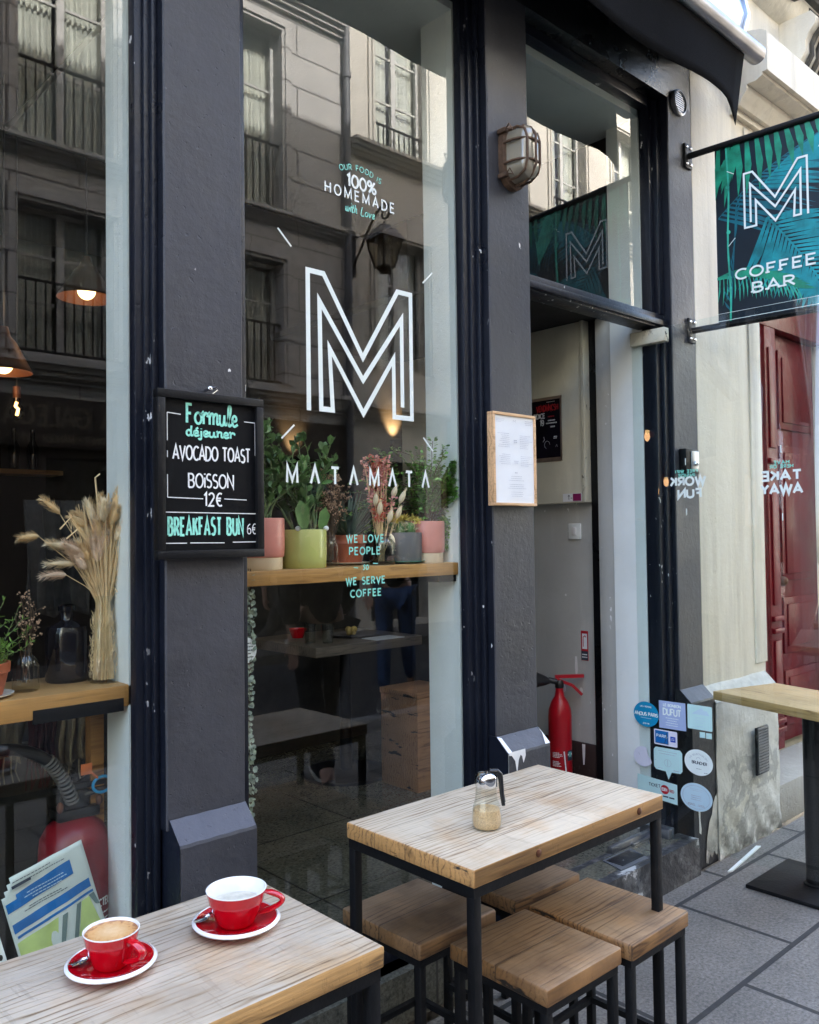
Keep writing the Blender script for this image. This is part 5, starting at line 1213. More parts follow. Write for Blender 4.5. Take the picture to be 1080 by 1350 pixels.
def jade(o, z0, n, H, spread, lsz, ymax=.1):
    st, lf = MB(), MB()
    for i in range(n):
        d = rnd_dir(1.15, .7); d.y = abs(d.y)*.6-.02; p = Vector((R.uniform(-.03, .03), R.uniform(-.02, .03), z0)); pts = [p.copy()]; L = H*R.uniform(.6, 1.05); k = 9
        for j in range(k):
            d = (d+Vector((R.uniform(-.25, .25), R.uniform(-.2, .2), .10))).normalized(); p = p+d*L/k
            p.y = max(p.y, -.055); pts.append(p.copy())
            if j > 1:
                for q in range(2):
                    ld = (d*.5+rnd_dir(.4, 1.4)).normalized(); lf.leaf(p, ld, rnd_dir(1.0), lsz*R.uniform(.7, 1.3), lsz*R.uniform(.42, .6), .12, .75)
        for q in range(3): lf.leaf(p, (d+rnd_dir(.6)*.7).normalized(), rnd_dir(1), lsz, lsz*.5, .12, .75)
        st.tube(pts, [.0042*(1-.6*j/k) for j in range(k+1)], 6)
    st.build('stem', 'stem_green', o); lf.build('foliage', 'leaf_jade', o)
o, z0 = pot('potted plant', 1.386, 2.125, 1.353, .066, .114, 'pink_pot', 'pink pot with jade plant at the left end of the plank shelf behind the chalkboard', ('foot', 'cream_pot', .036))
jade(o, z0, 20, .28, .1, .032)
o, z0 = pot('potted plant', 1.528, 2.115, 1.353, .070, .116, 'lime_pot', 'lime green glazed pot with tall jade plant')
jade(o, z0, 20, .30, .1, .035)
mb = MB(); mb.leaf((.0-.03, -.05, z0), (-.25, -.1, 1), (0, -1, 0), .105, .045, .1, .8); mb.leaf((.03, -.04, z0), (.25, -.1, 1), (0, -1, 0), .085, .035, .1, .8); mb.build('big_leaf', 'leaf_jade', o)
mb = MB()
for xx in (-.052, .052): mb.ball((xx, -.045, .119), .010, .006, .008)
mb.build('white_pebble', 'white_ceramic', o)
def vase(name, x, y, z, prof, mat, label, flute=0.0, nf=0, n=36):
    o = thing(name, label, 'vase', (x, y, z)); MB().lathe(prof, (0, 0, 0), n, flute=flute, nf=nf).build('glass', mat, o); return o
def twigs(o, z0, z1, n, H, spread, mat, bud, bsz, stemr=.0011, nb=7, budn=26):
    st, bd = MB(), MB()
    for i in range(n):
        a = R.uniform(0, 2*PI); s = R.uniform(.2, 1)*spread; top = Vector((math.cos(a)*s, math.sin(a)*s*.6, z1+H*R.uniform(.75, 1.0)-z1)); b = Vector((R.uniform(-.008, .008), R.uniform(-.008, .008), z0))
        mid = b.lerp(top, .5)+Vector((R.uniform(-.01, .01), R.uniform(-.01, .01), .02)); pts = [b, b.lerp(mid, .5), mid, mid.lerp(top, .5), top]; st.tube(pts, stemr, 5)
        for k in range(nb):
            u = R.uniform(.45, 1); q = b.lerp(top, u); e = q+rnd_dir(.9, 1)*H*.14*R.uniform(.5, 1); st.tube([q, e], stemr*.6, 4)
            for j in range(budn//nb+1): bd.ball(e+Vector((R.uniform(-1, 1), R.uniform(-1, 1), R.uniform(-1, 1)))*bsz*2.2, bsz*R.uniform(.6, 1.2), n=5, m=4)
    st.build('stem', mat, o); bd.build('flower', bud, o)
VP = lambda r, h, nk: [(0, 0), (r*.92, 0), (r, .004), (r, h*.62), (r*.9, h*.74), (nk, h*.86), (nk, h*.97), (nk*1.15, h)]
o = vase('bud_vase', 1.640, 2.125, 1.353, VP(.024, .100, .016), 'jar_glass', 'small clear bottle of brown dried gypsophila beside the lime pot', .03, 10)
twigs(o, .02, .11, 24, .28, .068, 'stem_brown', 'dry_brown', .0023, nb=10, budn=44)
o, z0 = pot('potted plant', 1.757, 2.19, 1.353, .066, .092, 'terracotta', 'terracotta pot with spiky aloe leaves on a white saucer', ('dish', 'white_ceramic'), True)
lf = MB()
for i in range(60):
    a = R.uniform(0, 2*PI); e = R.uniform(.3, 1.4); d = Vector((math.cos(a)*math.cos(e), math.sin(a)*math.cos(e)*.8, math.sin(e))); L = R.uniform(.08, .17)
    p = Vector((math.cos(a)*.015, math.sin(a)*.015, z0)); lf.leaf(p, d, Vector((0, 0, 1)), L, .013, .25, .5)
lf.build('foliage', 'leaf_aloe', o)
o = vase('glass_jar', 1.836, 2.105, 1.353, [(0, 0), (.040, 0), (.043, .004), (.043, .070), (.036, .082), (.030, .086), (.031, .094)], 'dark_jar_glass', 'dark glass jar of pink dried statice and bunny tails')
st, pk, cr, pl = MB(), MB(), MB(), MB()
for i in range(26):
    a = R.uniform(0, 2*PI); s = R.uniform(.1, 1)*.062; H = R.uniform(.17, .335); t_ = Vector((math.cos(a)*s-.012+(.0 if H < .25 else -.01), math.sin(a)*s*.6, H)); b = Vector((R.uniform(-.01, .01), R.uniform(-.01, .01), .01)); st.tube([b, b.lerp(t_, .5)+Vector((0, 0, .01)), t_], .0013, 5)
    tgt = pk if i % 3 else cr
    for k in range(34):
        u = k/34; q = t_+(t_-b).normalized()*(-.045+.07*u)+Vector((R.uniform(-1, 1), R.uniform(-1, 1), R.uniform(-.6, .6)))*.010; tgt.leaf(q, rnd_dir(.5, 1.8), rnd_dir(.8), R.uniform(.007, .015), .008, .2)
for (dx, dz, L) in ((.01, .135, .05), (.045, .15, .045), (-.03, .16, .05), (.06, .20, .05), (.02, .10, .05), (-.045, .19, .045), (.03, .22, .04)):
    p = Vector((dx, -.02, dz)); d = Vector((dx*4, -.3, .8)).normalized() if dz > .12 else Vector((.1, -.2, -1))
    pl.tube([p+d*L*k/6 for k in range(7)], [.002, .0075, .0095, .0095, .008, .005, .0008], 8)
    for k in range(90):
        u = R.uniform(.1, .95); pl.leaf(p+d*L*u, (d*.9+rnd_dir(0, 3)*.5).normalized(), rnd_dir(.5), .013, .0012)
    st.tube([Vector((0, 0, .02)), p], .001, 5)
st.build('stem', 'dry_straw', o); pk.build('flower', 'dry_pink', o); cr.build('flower', 'dry_coral', o); pl.build('grass_head', 'dry_pale', o)
o, z0 = pot('potted plant', 1.944, 2.125, 1.353, .066, .098, 'grey_pot', 'dark grey pot of spiny cactus with yellow blooms on a teal saucer', ('dish', 'teal_ceramic'))
sp, fl, bd = MB(), MB(), MB()
for i in range(20):
    a = R.uniform(0, 2*PI); rr = R.uniform(0, .048); c = Vector((math.cos(a)*rr, math.sin(a)*rr, z0+R.uniform(.0, .028))); bd.ball(c, .017, .017, .024, 10, 6)
    for k in range(34): sp.leaf(c+rnd_dir(.4, 1.6)*.016, rnd_dir(.7, 1.6), rnd_dir(.5), R.uniform(.012, .026), .0016)
for (x, y, z) in ((-.055, -.02, .048), (.045, -.03, .044), (.065, -.02, .040), (-.01, .0, .05), (.02, .01, .055), (.055, .0, .055), (-.06, -.01, .06)):
    c = Vector((x, y, z0+z))
    for k in range(46): fl.leaf(c, rnd_dir(.6, 1.8), rnd_dir(.5), R.uniform(.014, .026), .007, .2)
bd.build('cactus', 'leaf_jade', o); sp.build('spine', 'dry_pale', o); fl.build('flower', 'flower_yellow', o)
o, z0 = pot('potted plant', 2.046, 2.112, 1.353, .062, .108, 'pink_pot', 'pink pot with lush feathery fern at the right end of the plank shelf', ('foot', 'cream_pot', .034))
lf, dk, st = MB(), MB(), MB()
for i in range(130):
    a = R.uniform(0, 2*PI); d = Vector((math.cos(a)*.9-.25, abs(math.sin(a))*.8-.12, R.uniform(.5, 1.6))).normalized(); p = Vector((R.uniform(-.03, .03), R.uniform(-.02, .03), z0)); L = R.uniform(.14, .31); k = 14; pts = [p.copy()]
    right = R.random() < .45
    if right: d = Vector((R.uniform(-.35, .35), R.uniform(-.25, .2), R.uniform(.6, 1.4))).normalized()
    for j in range(k):
        d = (d+Vector((R.uniform(-.12, .12), R.uniform(-.12, .1), -.11))).normalized(); p = p+d*L/k; p.x = min(p.x, .058 if p.y < .05 else .2); p.y = max(p.y, -.07 if p.x > -.045 else .09); pts.append(p.copy())
        if j > 2:
            m = (lf if right or R.random() < .3 else dk); x = d.cross(Vector((0, 0, 1))).normalized()
            for s in (-1, 1):
                for q in range(2): m.leaf(p+x*s*.004+d*q*.008, (x*s+d*.5+rnd_dir(0, 2)*.35).normalized(), rnd_dir(1), R.uniform(.011, .020), R.uniform(.008, .013), .15, .8)
    st.tube(pts, .0011, 4)
for i in range(12):
    p = Vector((.05, -.03+R.uniform(-.02, .02), z0+.01)); 
    for j in range(22):
        p = p+Vector((R.uniform(-.003, .0035), R.uniform(-.004, .004), -.0062 if j > 3 else .004)); p.x = min(max(p.x, .058), .069); lf.leaf(p, rnd_dir(-.3, 1.5), rnd_dir(.6), .012, .008)
lf.build('foliage', 'leaf_fern', o); dk.build('foliage', 'leaf_dark', o); st.build('stem', 'stem_brown', o)
# trailing plant down the left edge of the middle window
o = thing('trailing_plant', 'silvery string of small round leaves hanging beside the left pillar', 'plant', (1.292, 2.052, 1.36))
st, lf = MB(), MB()
for s in range(5):
    p = Vector((R.uniform(-.016, .016), R.uniform(-.012, .015), .0)); pts = [p.copy()]; N = 44 if s < 3 else 24
    for j in range(N):
        p = p+Vector((R.uniform(-.004, .004), R.uniform(-.003, .003), -.0158)); p.x = min(max(p.x, -.02), .022); p.y = min(max(p.y, -.018), .03); pts.append(p.copy())
        for q in range(2): lf.leaf(p, Vector((R.uniform(-1, 1), R.uniform(-1, .3), R.uniform(-.8, .2))), Vector((R.uniform(-.4, .4), -1, .5)), R.uniform(.009, .017), R.uniform(.008, .014), .1, .9)
    st.tube(pts, .0009, 4)
st.build('stem', 'stem_brown', o); lf.build('foliage', 'leaf_silver', o)
o = tag(MB().lathe([(0, 0), (.036, 0), (.036, .003), (0, .003)], (1.275, 2.045, 1.135), 28, 'Y').build('window_note', 'paper', None, (1.275, 2.045, 1.135)), 'round white note hanging among the trailing leaves', 'note')
mb = MB(); ink = Ink(mb, (1.275, 2.042, 1.135), (1, 0, 0), (0, 0, 1), (0, -1, 0), .0006); ink.lines(-.02, .028, -.024, .024, 5, .003); mb.build('writing', 'ink_dark', o, (1.275, 2.045, 1.135))

# ---- left window
o, z0 = pot('potted plant', .614, 2.105, 1.087, .058, .075, 'terracotta', 'terracotta pot of bushy green herbs at the left edge', ('dish', 'white_ceramic'), True)
lf, st = MB(), MB()
for i in range(60):
    d = rnd_dir(1.0, 1.0); p = Vector((R.uniform(-.03, .03), R.uniform(-.03, .03), z0)); pts = [p.copy()]; L = R.uniform(.05, .16)
    for j in range(8):
        d = (d+Vector((R.uniform(-.3, .3), R.uniform(-.3, .3), .0))).normalized(); p = p+d*L/8; p.y = max(p.y, -.07); pts.append(p.copy())
        for q in range(3): lf.leaf(p, (d*.6+rnd_dir(.4, 2)).normalized(), rnd_dir(.8), R.uniform(.009, .018), .0035)
    st.tube(pts, .001, 4)
for i in range(500):
    a = R.uniform(0, 2*PI); rr = .056*math.sqrt(R.random()); lf.leaf((math.cos(a)*rr, math.sin(a)*rr, z0+R.uniform(-.005, .05)), rnd_dir(.6, 2), rnd_dir(.6), .013, .003)
st.build('stem', 'stem_green', o); lf.build('foliage', 'leaf_herb', o)
o = vase('fluted_vase', .718, 2.13, 1.087, [(0, 0), (.027, 0), (.030, .004), (.029, .06), (.022, .078), (.0135, .086), (.0135, .098), (.015, .102)], 'jar_glass', 'little fluted glass bottle with dry brown sprigs', .05, 14, 56)
twigs(o, .02, .10, 8, .235, .05, 'stem_brown', 'dry_brown', .0022, nb=6, budn=14)
o = vase('big_bottle', .846, 2.205, 1.087, [(0, 0), (.050, 0), (.053, .006), (.053, .125), (.049, .139), (.020, .152), (.0165, .158), (.0165, .176), (.022, .180), (.022, .192), (.014, .195)], 'dark_bottle', 'wide dark glass bottle between the fluted vase and the grasses', n=48)
o = thing('glass_vase', 'tall clear glass vase of cream pampas and bunny tail grasses', 'vase', (.903, 2.115, 1.087))
MB().lathe([(0, 0), (.032, 0), (.036, .004), (.037, .03), (.034, .075), (.028, .13), (.0235, .18), (.0225, .205), (.0245, .218)], (0, 0, 0), 40, flute=.012, nf=9).build('glass', 'jar_glass', o)
st, hd, bl, pal, rf = MB(), MB(), MB(), MB(), MB()
for i in range(150):
    a = R.uniform(0, 2*PI); s = math.sqrt(R.random())
    p0 = Vector((math.cos(a)*s*.026, math.sin(a)*s*.026, .008)); p1 = Vector((math.cos(a+.3)*s*.018, math.sin(a+.3)*s*.018, .20)); t_ = Vector((math.cos(a+.2)*s*.075-.01, math.sin(a)*s*.05, R.uniform(.30, .45)))
    st.tube([p0, p0.lerp(p1, .5), p1, p1.lerp(t_, .55), t_], .00085, 4)
for i in range(420): # curly raffia filling the vase
    a = R.uniform(0, 2*PI); z = R.uniform(.01, .17); r_ = .031-.05*max(0, z-.03)*1.1; c = Vector((math.cos(a)*r_, math.sin(a)*r_, z)); 
    rf.tube([c, c+Vector((R.uniform(-.008, .008), R.uniform(-.008, .008), R.uniform(.004, .012)))*.8, c+Vector((R.uniform(-.006, .006), R.uniform(-.006, .006), R.uniform(.01, .024)))], .0005, 3)
def plume(mb, p, d, L, w_, nh=260, hl=.02):
    p = Vector(p); d = Vector(d).normalized(); side = d.orthogonal().normalized(); bend = Vector((0, 0, -.35))
    ax = [p+d*L*k/8+bend*L*.35*(k/8)**2 for k in range(9)]; mb.tube(ax, [w_*f_*.62 for f_ in (.15, .42, .52, .52, .48, .40, .30, .18, .03)], 8)
    for k in range(int(nh*2.2)):
        u = R.random(); i = min(int(u*8), 7); q = ax[i].lerp(ax[i+1], u*8-i); dd = (ax[i+1]-ax[i]).normalized(); ra = rnd_dir(0, 3.1); ra = (ra-dd*ra.dot(dd)).normalized()
        ww = w_*(.15+.42*math.sin(PI*min(1, u*1.05+.05))**.7); mb.leaf(q+ra*ww*R.uniform(.3, .75), (dd*.9+ra*R.uniform(.35, .75)).normalized(), ra, hl*R.uniform(.5, 1.25), .0011, 0)
for i in range(46):
    a = R.uniform(0, 2*PI); s = R.uniform(.15, 1.0); el = R.uniform(.55, 1.45)-.35*s
    base = Vector((math.cos(a)*s*.06-.012, math.sin(a)*s*.035-.01, R.uniform(.28, .42))); d = Vector((math.cos(a)*s*.8-.06, math.sin(a)*s*.5, math.sin(el)+.25)).normalized()
    m = (hd, bl, bl, pal)[i % 4]; plume(m, base, d, R.uniform(.042, .068), R.uniform(.022, .030), 150, .017); st.tube([(0, 0, .2), tuple(base)], .001, 4)
for (tx, tz, dx, dz, L, m) in ((-.115, .425, -.6, .55, .06, pal), (-.165, .37, -1, .05, .045, pal), (-.10, .34, -.7, .3, .05, hd), (.075, .385, .75, .25, .055, hd), (.085, .345, .8, .35, .06, bl), (.07, .30, .9, .1, .06, hd), (-.08, .30, -.9, .15, .07, hd), (-.10, .275, -.9, .1, .06, bl), (.055, .44, .3, .9, .05, pal)):
    if tx > .0: tx *= .45; dx *= .35
    plume(m, (tx+.01*0, -.015, tz), (dx, -.1, dz), L, .020, 150, .016); st.tube([(0, 0, .2), (tx*.5, -.01, .2+(tz-.2)*.6), (tx, -.015, tz)], .001, 4)
for i in range(14): # bare bent straws and white strips
    a = R.uniform(0, 2*PI); t_ = Vector((math.cos(a)*.07-.02, -.02, R.uniform(.38, .52))); pal.tube([(0, 0, .22), t_*.6+Vector((0, 0, .12)), t_, t_+Vector((R.uniform(-.03, .03), 0, R.uniform(-.03, .02)))], .0022, 5)
for i in range(16): pal.leaf((.028+R.uniform(-.012, .012), -.02, .255+R.uniform(-.02, .03)), (R.uniform(.15, .4), -.1, R.uniform(-.8, .3)), (0, -1, 0), .04, .003)
st.build('stem', 'dry_straw', o); rf.build('raffia', 'dry_straw', o); hd.build('grass_head', 'dry_pale', o); bl.build('grass_head', 'dry_blush', o); pal.build('grass_head', 'dry_straw', o)

# extinguisher with hose under the left shelf
EO = (.868, 2.215, .150)
ex = thing('fire_extinguisher', 'stout red fire extinguisher with ribbed hose under the left window shelf', 'fire extinguisher', EO)
MB().lathe([(0, .0), (.085, .0), (.088, .01), (.088, .50), (.084, .535), (.068, .565), (.04, .585), (.02, .59)], (0, 0, 0), 40).build('cylinder', 'dull_red', ex)
mb = MB(); mb.box(-.055, .055, -.035, .035, .585, .612, .006); mb.box(-.03, .03, -.025, .025, .61, .655, .006); mb.box(-.06, .08, -.016, .016, .655, .672, .004); mb.tube([(-.01, 0, .655), (.04, 0, .68), (.085, 0, .70)], .009, 8); mb.tube([(.02, -.02, .64), (.05, -.03, .65), (.09, -.03, .648)], .008, 8)
mb.build('valve', 'black_plastic', ex)
pts = [Vector(q) for q in ((-.015, -.03, .63), (-.05, -.05, .70), (-.09, -.06, .755), (-.15, -.06, .79), (-.22, -.06, .80), (-.30, -.05, .78), (-.36, -.03, .70))]
sm = []
for i in range(len(pts)-1):
    for k in range(6):
        a, b, c, d = pts[max(i-1, 0)], pts[i], pts[i+1], pts[min(i+2, len(pts)-1)]; u = k/6; sm.append(.5*(2*b+(c-a)*u+(2*a-5*b+4*c-d)*u*u+(3*b-a-3*c+d)*u**3))
MB().tube(sm, .0145, 12).build('hose', 'black_plastic', ex)
mb = MB()
for k in range(13):
    i = 1+k*.9; j = int(i); c = sm[j].lerp(sm[j+1], i-j); dd = (sm[j+1]-sm[j]).normalized(); mb.tube([c-dd*.0028, c-dd*.0014, c+dd*.0014, c+dd*.0028], [.0150, .0185, .0185, .0150], 14)
mb.build('hose_rib', 'hose_metal', ex)
mb = MB(); mb.tube([(.055+.025*math.cos(a), -.045, .665+.020*math.sin(a)) for a in [2*PI*k/20 for k in range(21)]], .004, 8); mb.build('safety_ring', 'ring_blue', ex)
mb = MB(); mb.box(-.005, .024, -.056, -.053, .70, .728, .001); mb.tube([(.02, -.054, .705), (.036, -.05, .69), (.042, -.046, .683)], .003, 5); mb.build('tag', 'tag_orange', ex)
mb = MB()
for k in range(2): mb.ball((-.05+.1*k, -.036, .625), .009, .009, .014)
mb.build('brass_nut', 'copper', ex)
mb = MB(); a0 = -.55; rr = .0885
def onc(u, z): a = -PI/2+u/rr; return (rr*math.cos(a), rr*math.sin(a), z)
class CylInk(Ink):
    def P(s, x, y): a = -PI/2+.35+x/.0885; q = .0886+s.k; return Vector((q*math.cos(a), q*math.sin(a), y))
ink = CylInk(mb, (0, 0, 0), (1, 0, 0), (0, 0, 1), (0, -1, 0), .0004)
ink.text('EXTINCTEUR', .0, .37, .018, .004, .8, .15, fit=.10); ink.lines(-.05, .05, .27, .36, 6, .004)
mb.build('label_print', 'chalk_white', ex)

# plastic sleeve leaning on the glass
FO = (.80, 2.06, .60)
fol = thing('document_sleeve', 'creased plastic sleeve holding a tilted blue and green notice behind the left window', 'document', FO)
ax = Vector((.865, 0, .0)); 
FU = Vector((math.cos(math.radians(14)), .06, math.sin(math.radians(14)))).normalized(); FV = Vector((-math.sin(math.radians(14)), .10, math.cos(math.radians(14)))).normalized(); FN = FU.cross(FV).normalized(); FN = FN if FN.y < 0 else -FN
P00 = Vector((.700, 2.050, .410)); FW, FH = .205, .265
def crease(u, v): return FN*(.0022*math.sin(u*60)*math.sin(v*34+u*20))
mb = MB(); n = 22; vs = []
for i in range(n+1):
    for j in range(n+1): u, v = FW*i/n, FH*j/n; vs.append(P00+FU*u+FV*v+crease(u, v))
poly_ok = lambda i, j: not (i < 3 and j > n-4 and (n-j) < 4-i)
mb.add(vs, [(i*(n+1)+j, (i+1)*(n+1)+j, (i+1)*(n+1)+j+1, i*(n+1)+j+1) for i in range(n) for j in range(n) if poly_ok(i, j)], True)
sh = mb.build('sheet', 'pale_paper', fol, FO); m_ = sh.modifiers.new('solidify', 'SOLIDIFY'); m_.thickness = .0008
class CreaseInk(Ink):
    def P(s, x, y): return P00+FU*x+FV*y+crease(x, y)+FN*(s.k)
    def band(s, pts0, pts1, n=16):
        for i in range(n):
            a = [tuple(Vector(pts0[0]).lerp(Vector(pts0[1]), k/n)) for k in (i, i+1)]; b = [tuple(Vector(pts1[0]).lerp(Vector(pts1[1]), k/n)) for k in (i+1, i)]
            s.mb.face([s.P(*q) for q in a+b])
        s.k += s.st
mb = MB(); ink = CreaseInk(mb, P00, FU, FV, FN, .0014, .0001)
ink.band(((.004, .190), (.165, .200)), ((.004, .212), (.165, .224))); ink.band(((.006, .140), (.196, .150)), ((.006, .162), (.196, .172))); ink.band(((.010, .126), (.198, .136)), ((.010, .132), (.198, .142)))
ink.band(((.03, .212), (.165, .223)), ((.03, .224), (.165, .236)))
mb.mat(1); ink.band(((.005, .02), (.075, .02)), ((.005, .118), (.105, .124))); ink.band(((.125, .02), (.20, .02)), ((.165, .128), (.185, .130)))
mb.mat(2); ink.band(((.080, .02), (.090, .02)), ((.115, .122), (.128, .123))); ink.band(((.112, .02), (.122, .02)), ((.152, .128), (.164, .129))); ink.band(((.195, .105), (.204, .10)), ((.185, .132), (.198, .134)))
mb.mat(3); ink.lines(.02, .16, .176, .186, 2, .0018); ink.lines(.03, .17, .242, .256, 2, .0018, 'l'); ink.rect(.025, .240, .070, .247)
mb.mat(4); ink.lines(.04, .155, .200, .220, 3, .0022)
mb.build('print', ['deep_blue', 'map_green', 'map_grey', 'ink_dark', 'sticker_sky'], sh, FO)
mb = MB(); q0 = P00-FU*.045-FV*.015; q1 = P00+FU*(FW+.012)-FV*.015
mb.add([q0+FN*.003, q1+FN*.003, q1+FV*(FH+.008)+FN*.003, q0+FV*(FH-.015)+FN*.003], [(0, 1, 2, 3)]); mb.build('sleeve', 'plastic_sleeve', fol, FO)
mb = MB(); a = P00-FU*.048+FN*.0045; mb.hexa([a, a+FU*.022, a+FU*.022+FN*.001, a+FN*.001, a+FV*.25, a+FU*.022+FV*.25, a+FU*.022+FV*.25+FN*.001, a+FV*.25+FN*.001]); st_ = mb.build('punched_strip', 'white_reveal', fol, FO)
mb = MB()
for k in range(6):
    c = a+FU*.011+FV*(.04+.036*k)+FN*.0018; mb.face([c+FU*.005*math.cos(t)+FV*.007*math.sin(t) for t in [2*PI*i/12 for i in range(12)]])
mb.build('punch_hole', 'black_plastic', st_, FO)
o = thing('darkening_cabinet', 'black low cabinet added to darken the left window behind the extinguisher', 'cabinet', (.2, 2.7, .15)); MB().box(-.75, .75, -.18, .18, 0, .70, .004).build('body', 'dark_inner', o); MB().box(-.77, .77, -.20, .20, .701, .735, .004).build('top', 'dark_inner', o)  # black box added so the window stays dark behind the extinguisher
# textiles hanging behind the left shelf
def cloth(name, x0, x1, y, z0, z1, mat, label, fr=0):
    mb = MB(); n = 24; vs = []
    for i in range(n+1):
        for j in range(9): x = x0+(x1-x0)*i/n; v = j/8; vs.append((x+.006*math.sin(v*4+i), y+.014*math.sin(i*1.1)*(1-.4*v)+.006*math.sin(v*9), z0+(z1-z0)*v+.012*math.sin(i*.5)*(1-v)))
    mb.add(vs, [(i*9+j, (i+1)*9+j, (i+1)*9+j+1, i*9+j+1) for i in range(n) for j in range(8)], True)
    for k in range(fr): x = x0+(x1-x0)*k/fr; mb.tube([(x, y, z0+.01), (x+R.uniform(-.008, .008), y-.005, z0-.03), (x+R.uniform(-.01, .01), y, z0-.06)], .0022, 4)
    o = mb.build(name, mat, None, ((x0+x1)/2, y, z0)); m = o.modifiers.new('solidify', 'SOLIDIFY'); m.thickness = .004; return tag(o, label, 'blanket')
cloth('blanket', .865, .985, 2.36, .835, 1.04, 'textile_cream', 'cream woven blanket with fringe hanging under the left shelf', 5)
cloth('blanket', .795, .868, 2.34, .85, 1.04, 'textile_maroon', 'maroon fringed blanket hanging under the left shelf', 9)
cloth('blanket', .66, .795, 2.37, .87, 1.04, 'textile_cream', 'pale striped blanket hanging furthest left under the shelf', 8)
# shawls on a stand behind, and a rounded gourd
cloth('shawl', .98, 1.20, 2.9, 1.20, 1.58, 'textile_black', 'grey patterned shawl hanging deep in the left window', 0)

# ============================================================ INSIDE THE CAFE
def pendant(x, y, z, label, r=.17, on=True):
    o = thing('pendant_lamp', label, 'lamp', (x, y, z))
    mb = MB(); mb.lathe([(r, 0), (r*.97, .01), (.055, .13), (.03, .16), (.02, .20), (0, .20)], (0, 0, 0), 36); mb.build('lamp_shade', 'copper', o); MB().tube([(0, 0, .19), (0, 0, 3.5-z)], .004, 6).build('cord', 'black_plastic', o)
    b = MB().ball((0, 0, .035), .042, n=16, m=10).build('bulb', 'bulb_warm', o)
    l = bpy.data.lights.new('bulb_light', 'POINT'); l.energy = .07; l.color = (1, .55, .25); l.shadow_soft_size = .05; lo = bpy.data.objects.new('bulb_light', l); sc.collection.objects.link(lo); lo.parent = o; lo.location = (0, 0, -.03)
    return o
pendant(1.63, 4.0, 2.60, 'copper pendant lamp with a glowing bulb high in the left window', .135)
pendant(1.22, 3.9, 2.18, 'copper pendant lamp cut by the left edge of the photo', .12)
o = thing('bare_bulb', 'bare glowing filament bulb on a cord in the left window', 'lamp', (1.31, 4.0, 2.04))
MB().lathe([(0, -.055), (.022, -.045), (.032, -.02), (.03, .0), (.016, .03), (.014, .05)], (0, 0, 0), 20).build('bulb', 'lamp_glass', o); MB().tube([(0, 0, -.03), (.006, 0, 0), (-.006, 0, .012), (0, 0, .03)], .007, 6).build('filament', 'filament', o); MB().tube([(0, 0, .05), (0, 0, .10)], .017, 10).build('socket', 'copper', o); MB().tube([(0, 0, .10), (0, 0, 1.46)], .003, 6).build('cord', 'black_plastic', o)
# uplights on a side partition
mb = MB(); mb.box(2.3, 4.9, 4.3, 4.36, .15, 3.5); cpart(mb, 'partition', 'grey_partition')
def uplight(x, y, z, label, e):
    o = thing('wall_uplight', label, 'lamp', (x, y, z))
    MB().lathe([(.02, -.05), (.045, -.02), (.06, .03), (.058, .03), (.043, -.015), (.02, -.04)], (0, -.065, 0), 24).build('lamp_shade', 'black_steel', o); MB().box(-.03, .03, -.05, 0, -.04, .0, .003).build('wall_plate', 'black_steel', o)
    MB().ball((0, -.065, -.005), .022, n=10, m=6).build('bulb', 'bulb_warm', o)
    l = bpy.data.lights.new('uplight_beam', 'SPOT'); l.energy = e; l.spot_size = math.radians(70); l.spot_blend = .9; l.color = (1, .60, .28); l.shadow_soft_size = .02; lo = bpy.data.objects.new('uplight_beam', l); sc.collection.objects.link(lo); lo.parent = o; lo.location = (0, -.065, .032); lo.rotation_euler = (math.radians(180-24), 0, 0)
uplight(3.855, 4.30, 2.055, 'black wall uplight throwing a warm cone beside the white letter', 2.4)
uplight(3.03, 4.30, 1.90, 'dimmer wall uplight throwing a warm cone left of the white letter', .8)
# a shelf of bottles on the back wall
o = thing('bar_shelf', 'dark shelf on the back wall of the cafe', 'shelf', (1.5, 5.9, 1.9)); MB().box(.2, 2.2, 5.8, 6.0, 1.88, 1.91).build('board', 'shelf_wood', o, (1.5, 5.9, 1.9))
for k in range(7):
    b = tag(MB().lathe([(0, 0), (.035, 0), (.037, .01), (.037, .15), (.015, .20), (.015, .27), (0, .27)], (0, 0, 0), 14).build('bottle', 'dark_jar_glass' if k % 2 else 'dark_bottle'), 'bottle standing on the dark back shelf of the cafe', 'bottle', 'bottles on the back shelf'); b.location = (1.3+.12*k, 5.86, 1.911)
# dining table with plate and red cup
o = thing('dining_table', 'small wooden dining table inside the cafe with a plate on it', 'table', (2.93, 3.68, .15))
MB().box(-.42, .30, -.30, .30, .70, .75, .004).build('tabletop', 'bench_wood', o); MB().lathe([(.24, 0), (.24, .015), (.035, .03), (.03, .70)], (0, 0, 0), 24).build('pedestal', 'black_steel', o)
pl = tag(MB().lathe([(0, .0), (.07, 0), (.13, .012), (.135, .015), (.12, .013), (.07, .005), (0, .005)], (0, 0, 0), 36).build('plate', 'grey_pot'), 'grey plate with leftover food on the inside table', 'plate'); pl.location = (2.95, 3.62, .9)
mb = MB()
for k in range(7): mb.ball((R.uniform(-.03, .03), R.uniform(-.02, .02), .016+R.uniform(0, .02)), .018, n=7, m=5)
fd = tag(mb.build('food', 'food'), 'leftover food scraps on the grey plate', 'food'); fd.location = (2.93, 3.62, .905)
pp = tag(MB().box(-.10, .10, -.06, .06, 0, .003).build('napkin', 'paper'), 'white paper napkin beside the grey plate', 'napkin'); pp.location = (3.0, 3.44, .9005)
c = tag(MB().lathe([(0, 0), (.03, 0), (.05, .05), (.048, .05), (.03, .01), (0, .01)], (0, 0, 0), 24).build('coffee_cup', 'red_ceramic'), 'red cup standing on the inside table', 'cup'); c.location = (2.70, 3.80, .9)
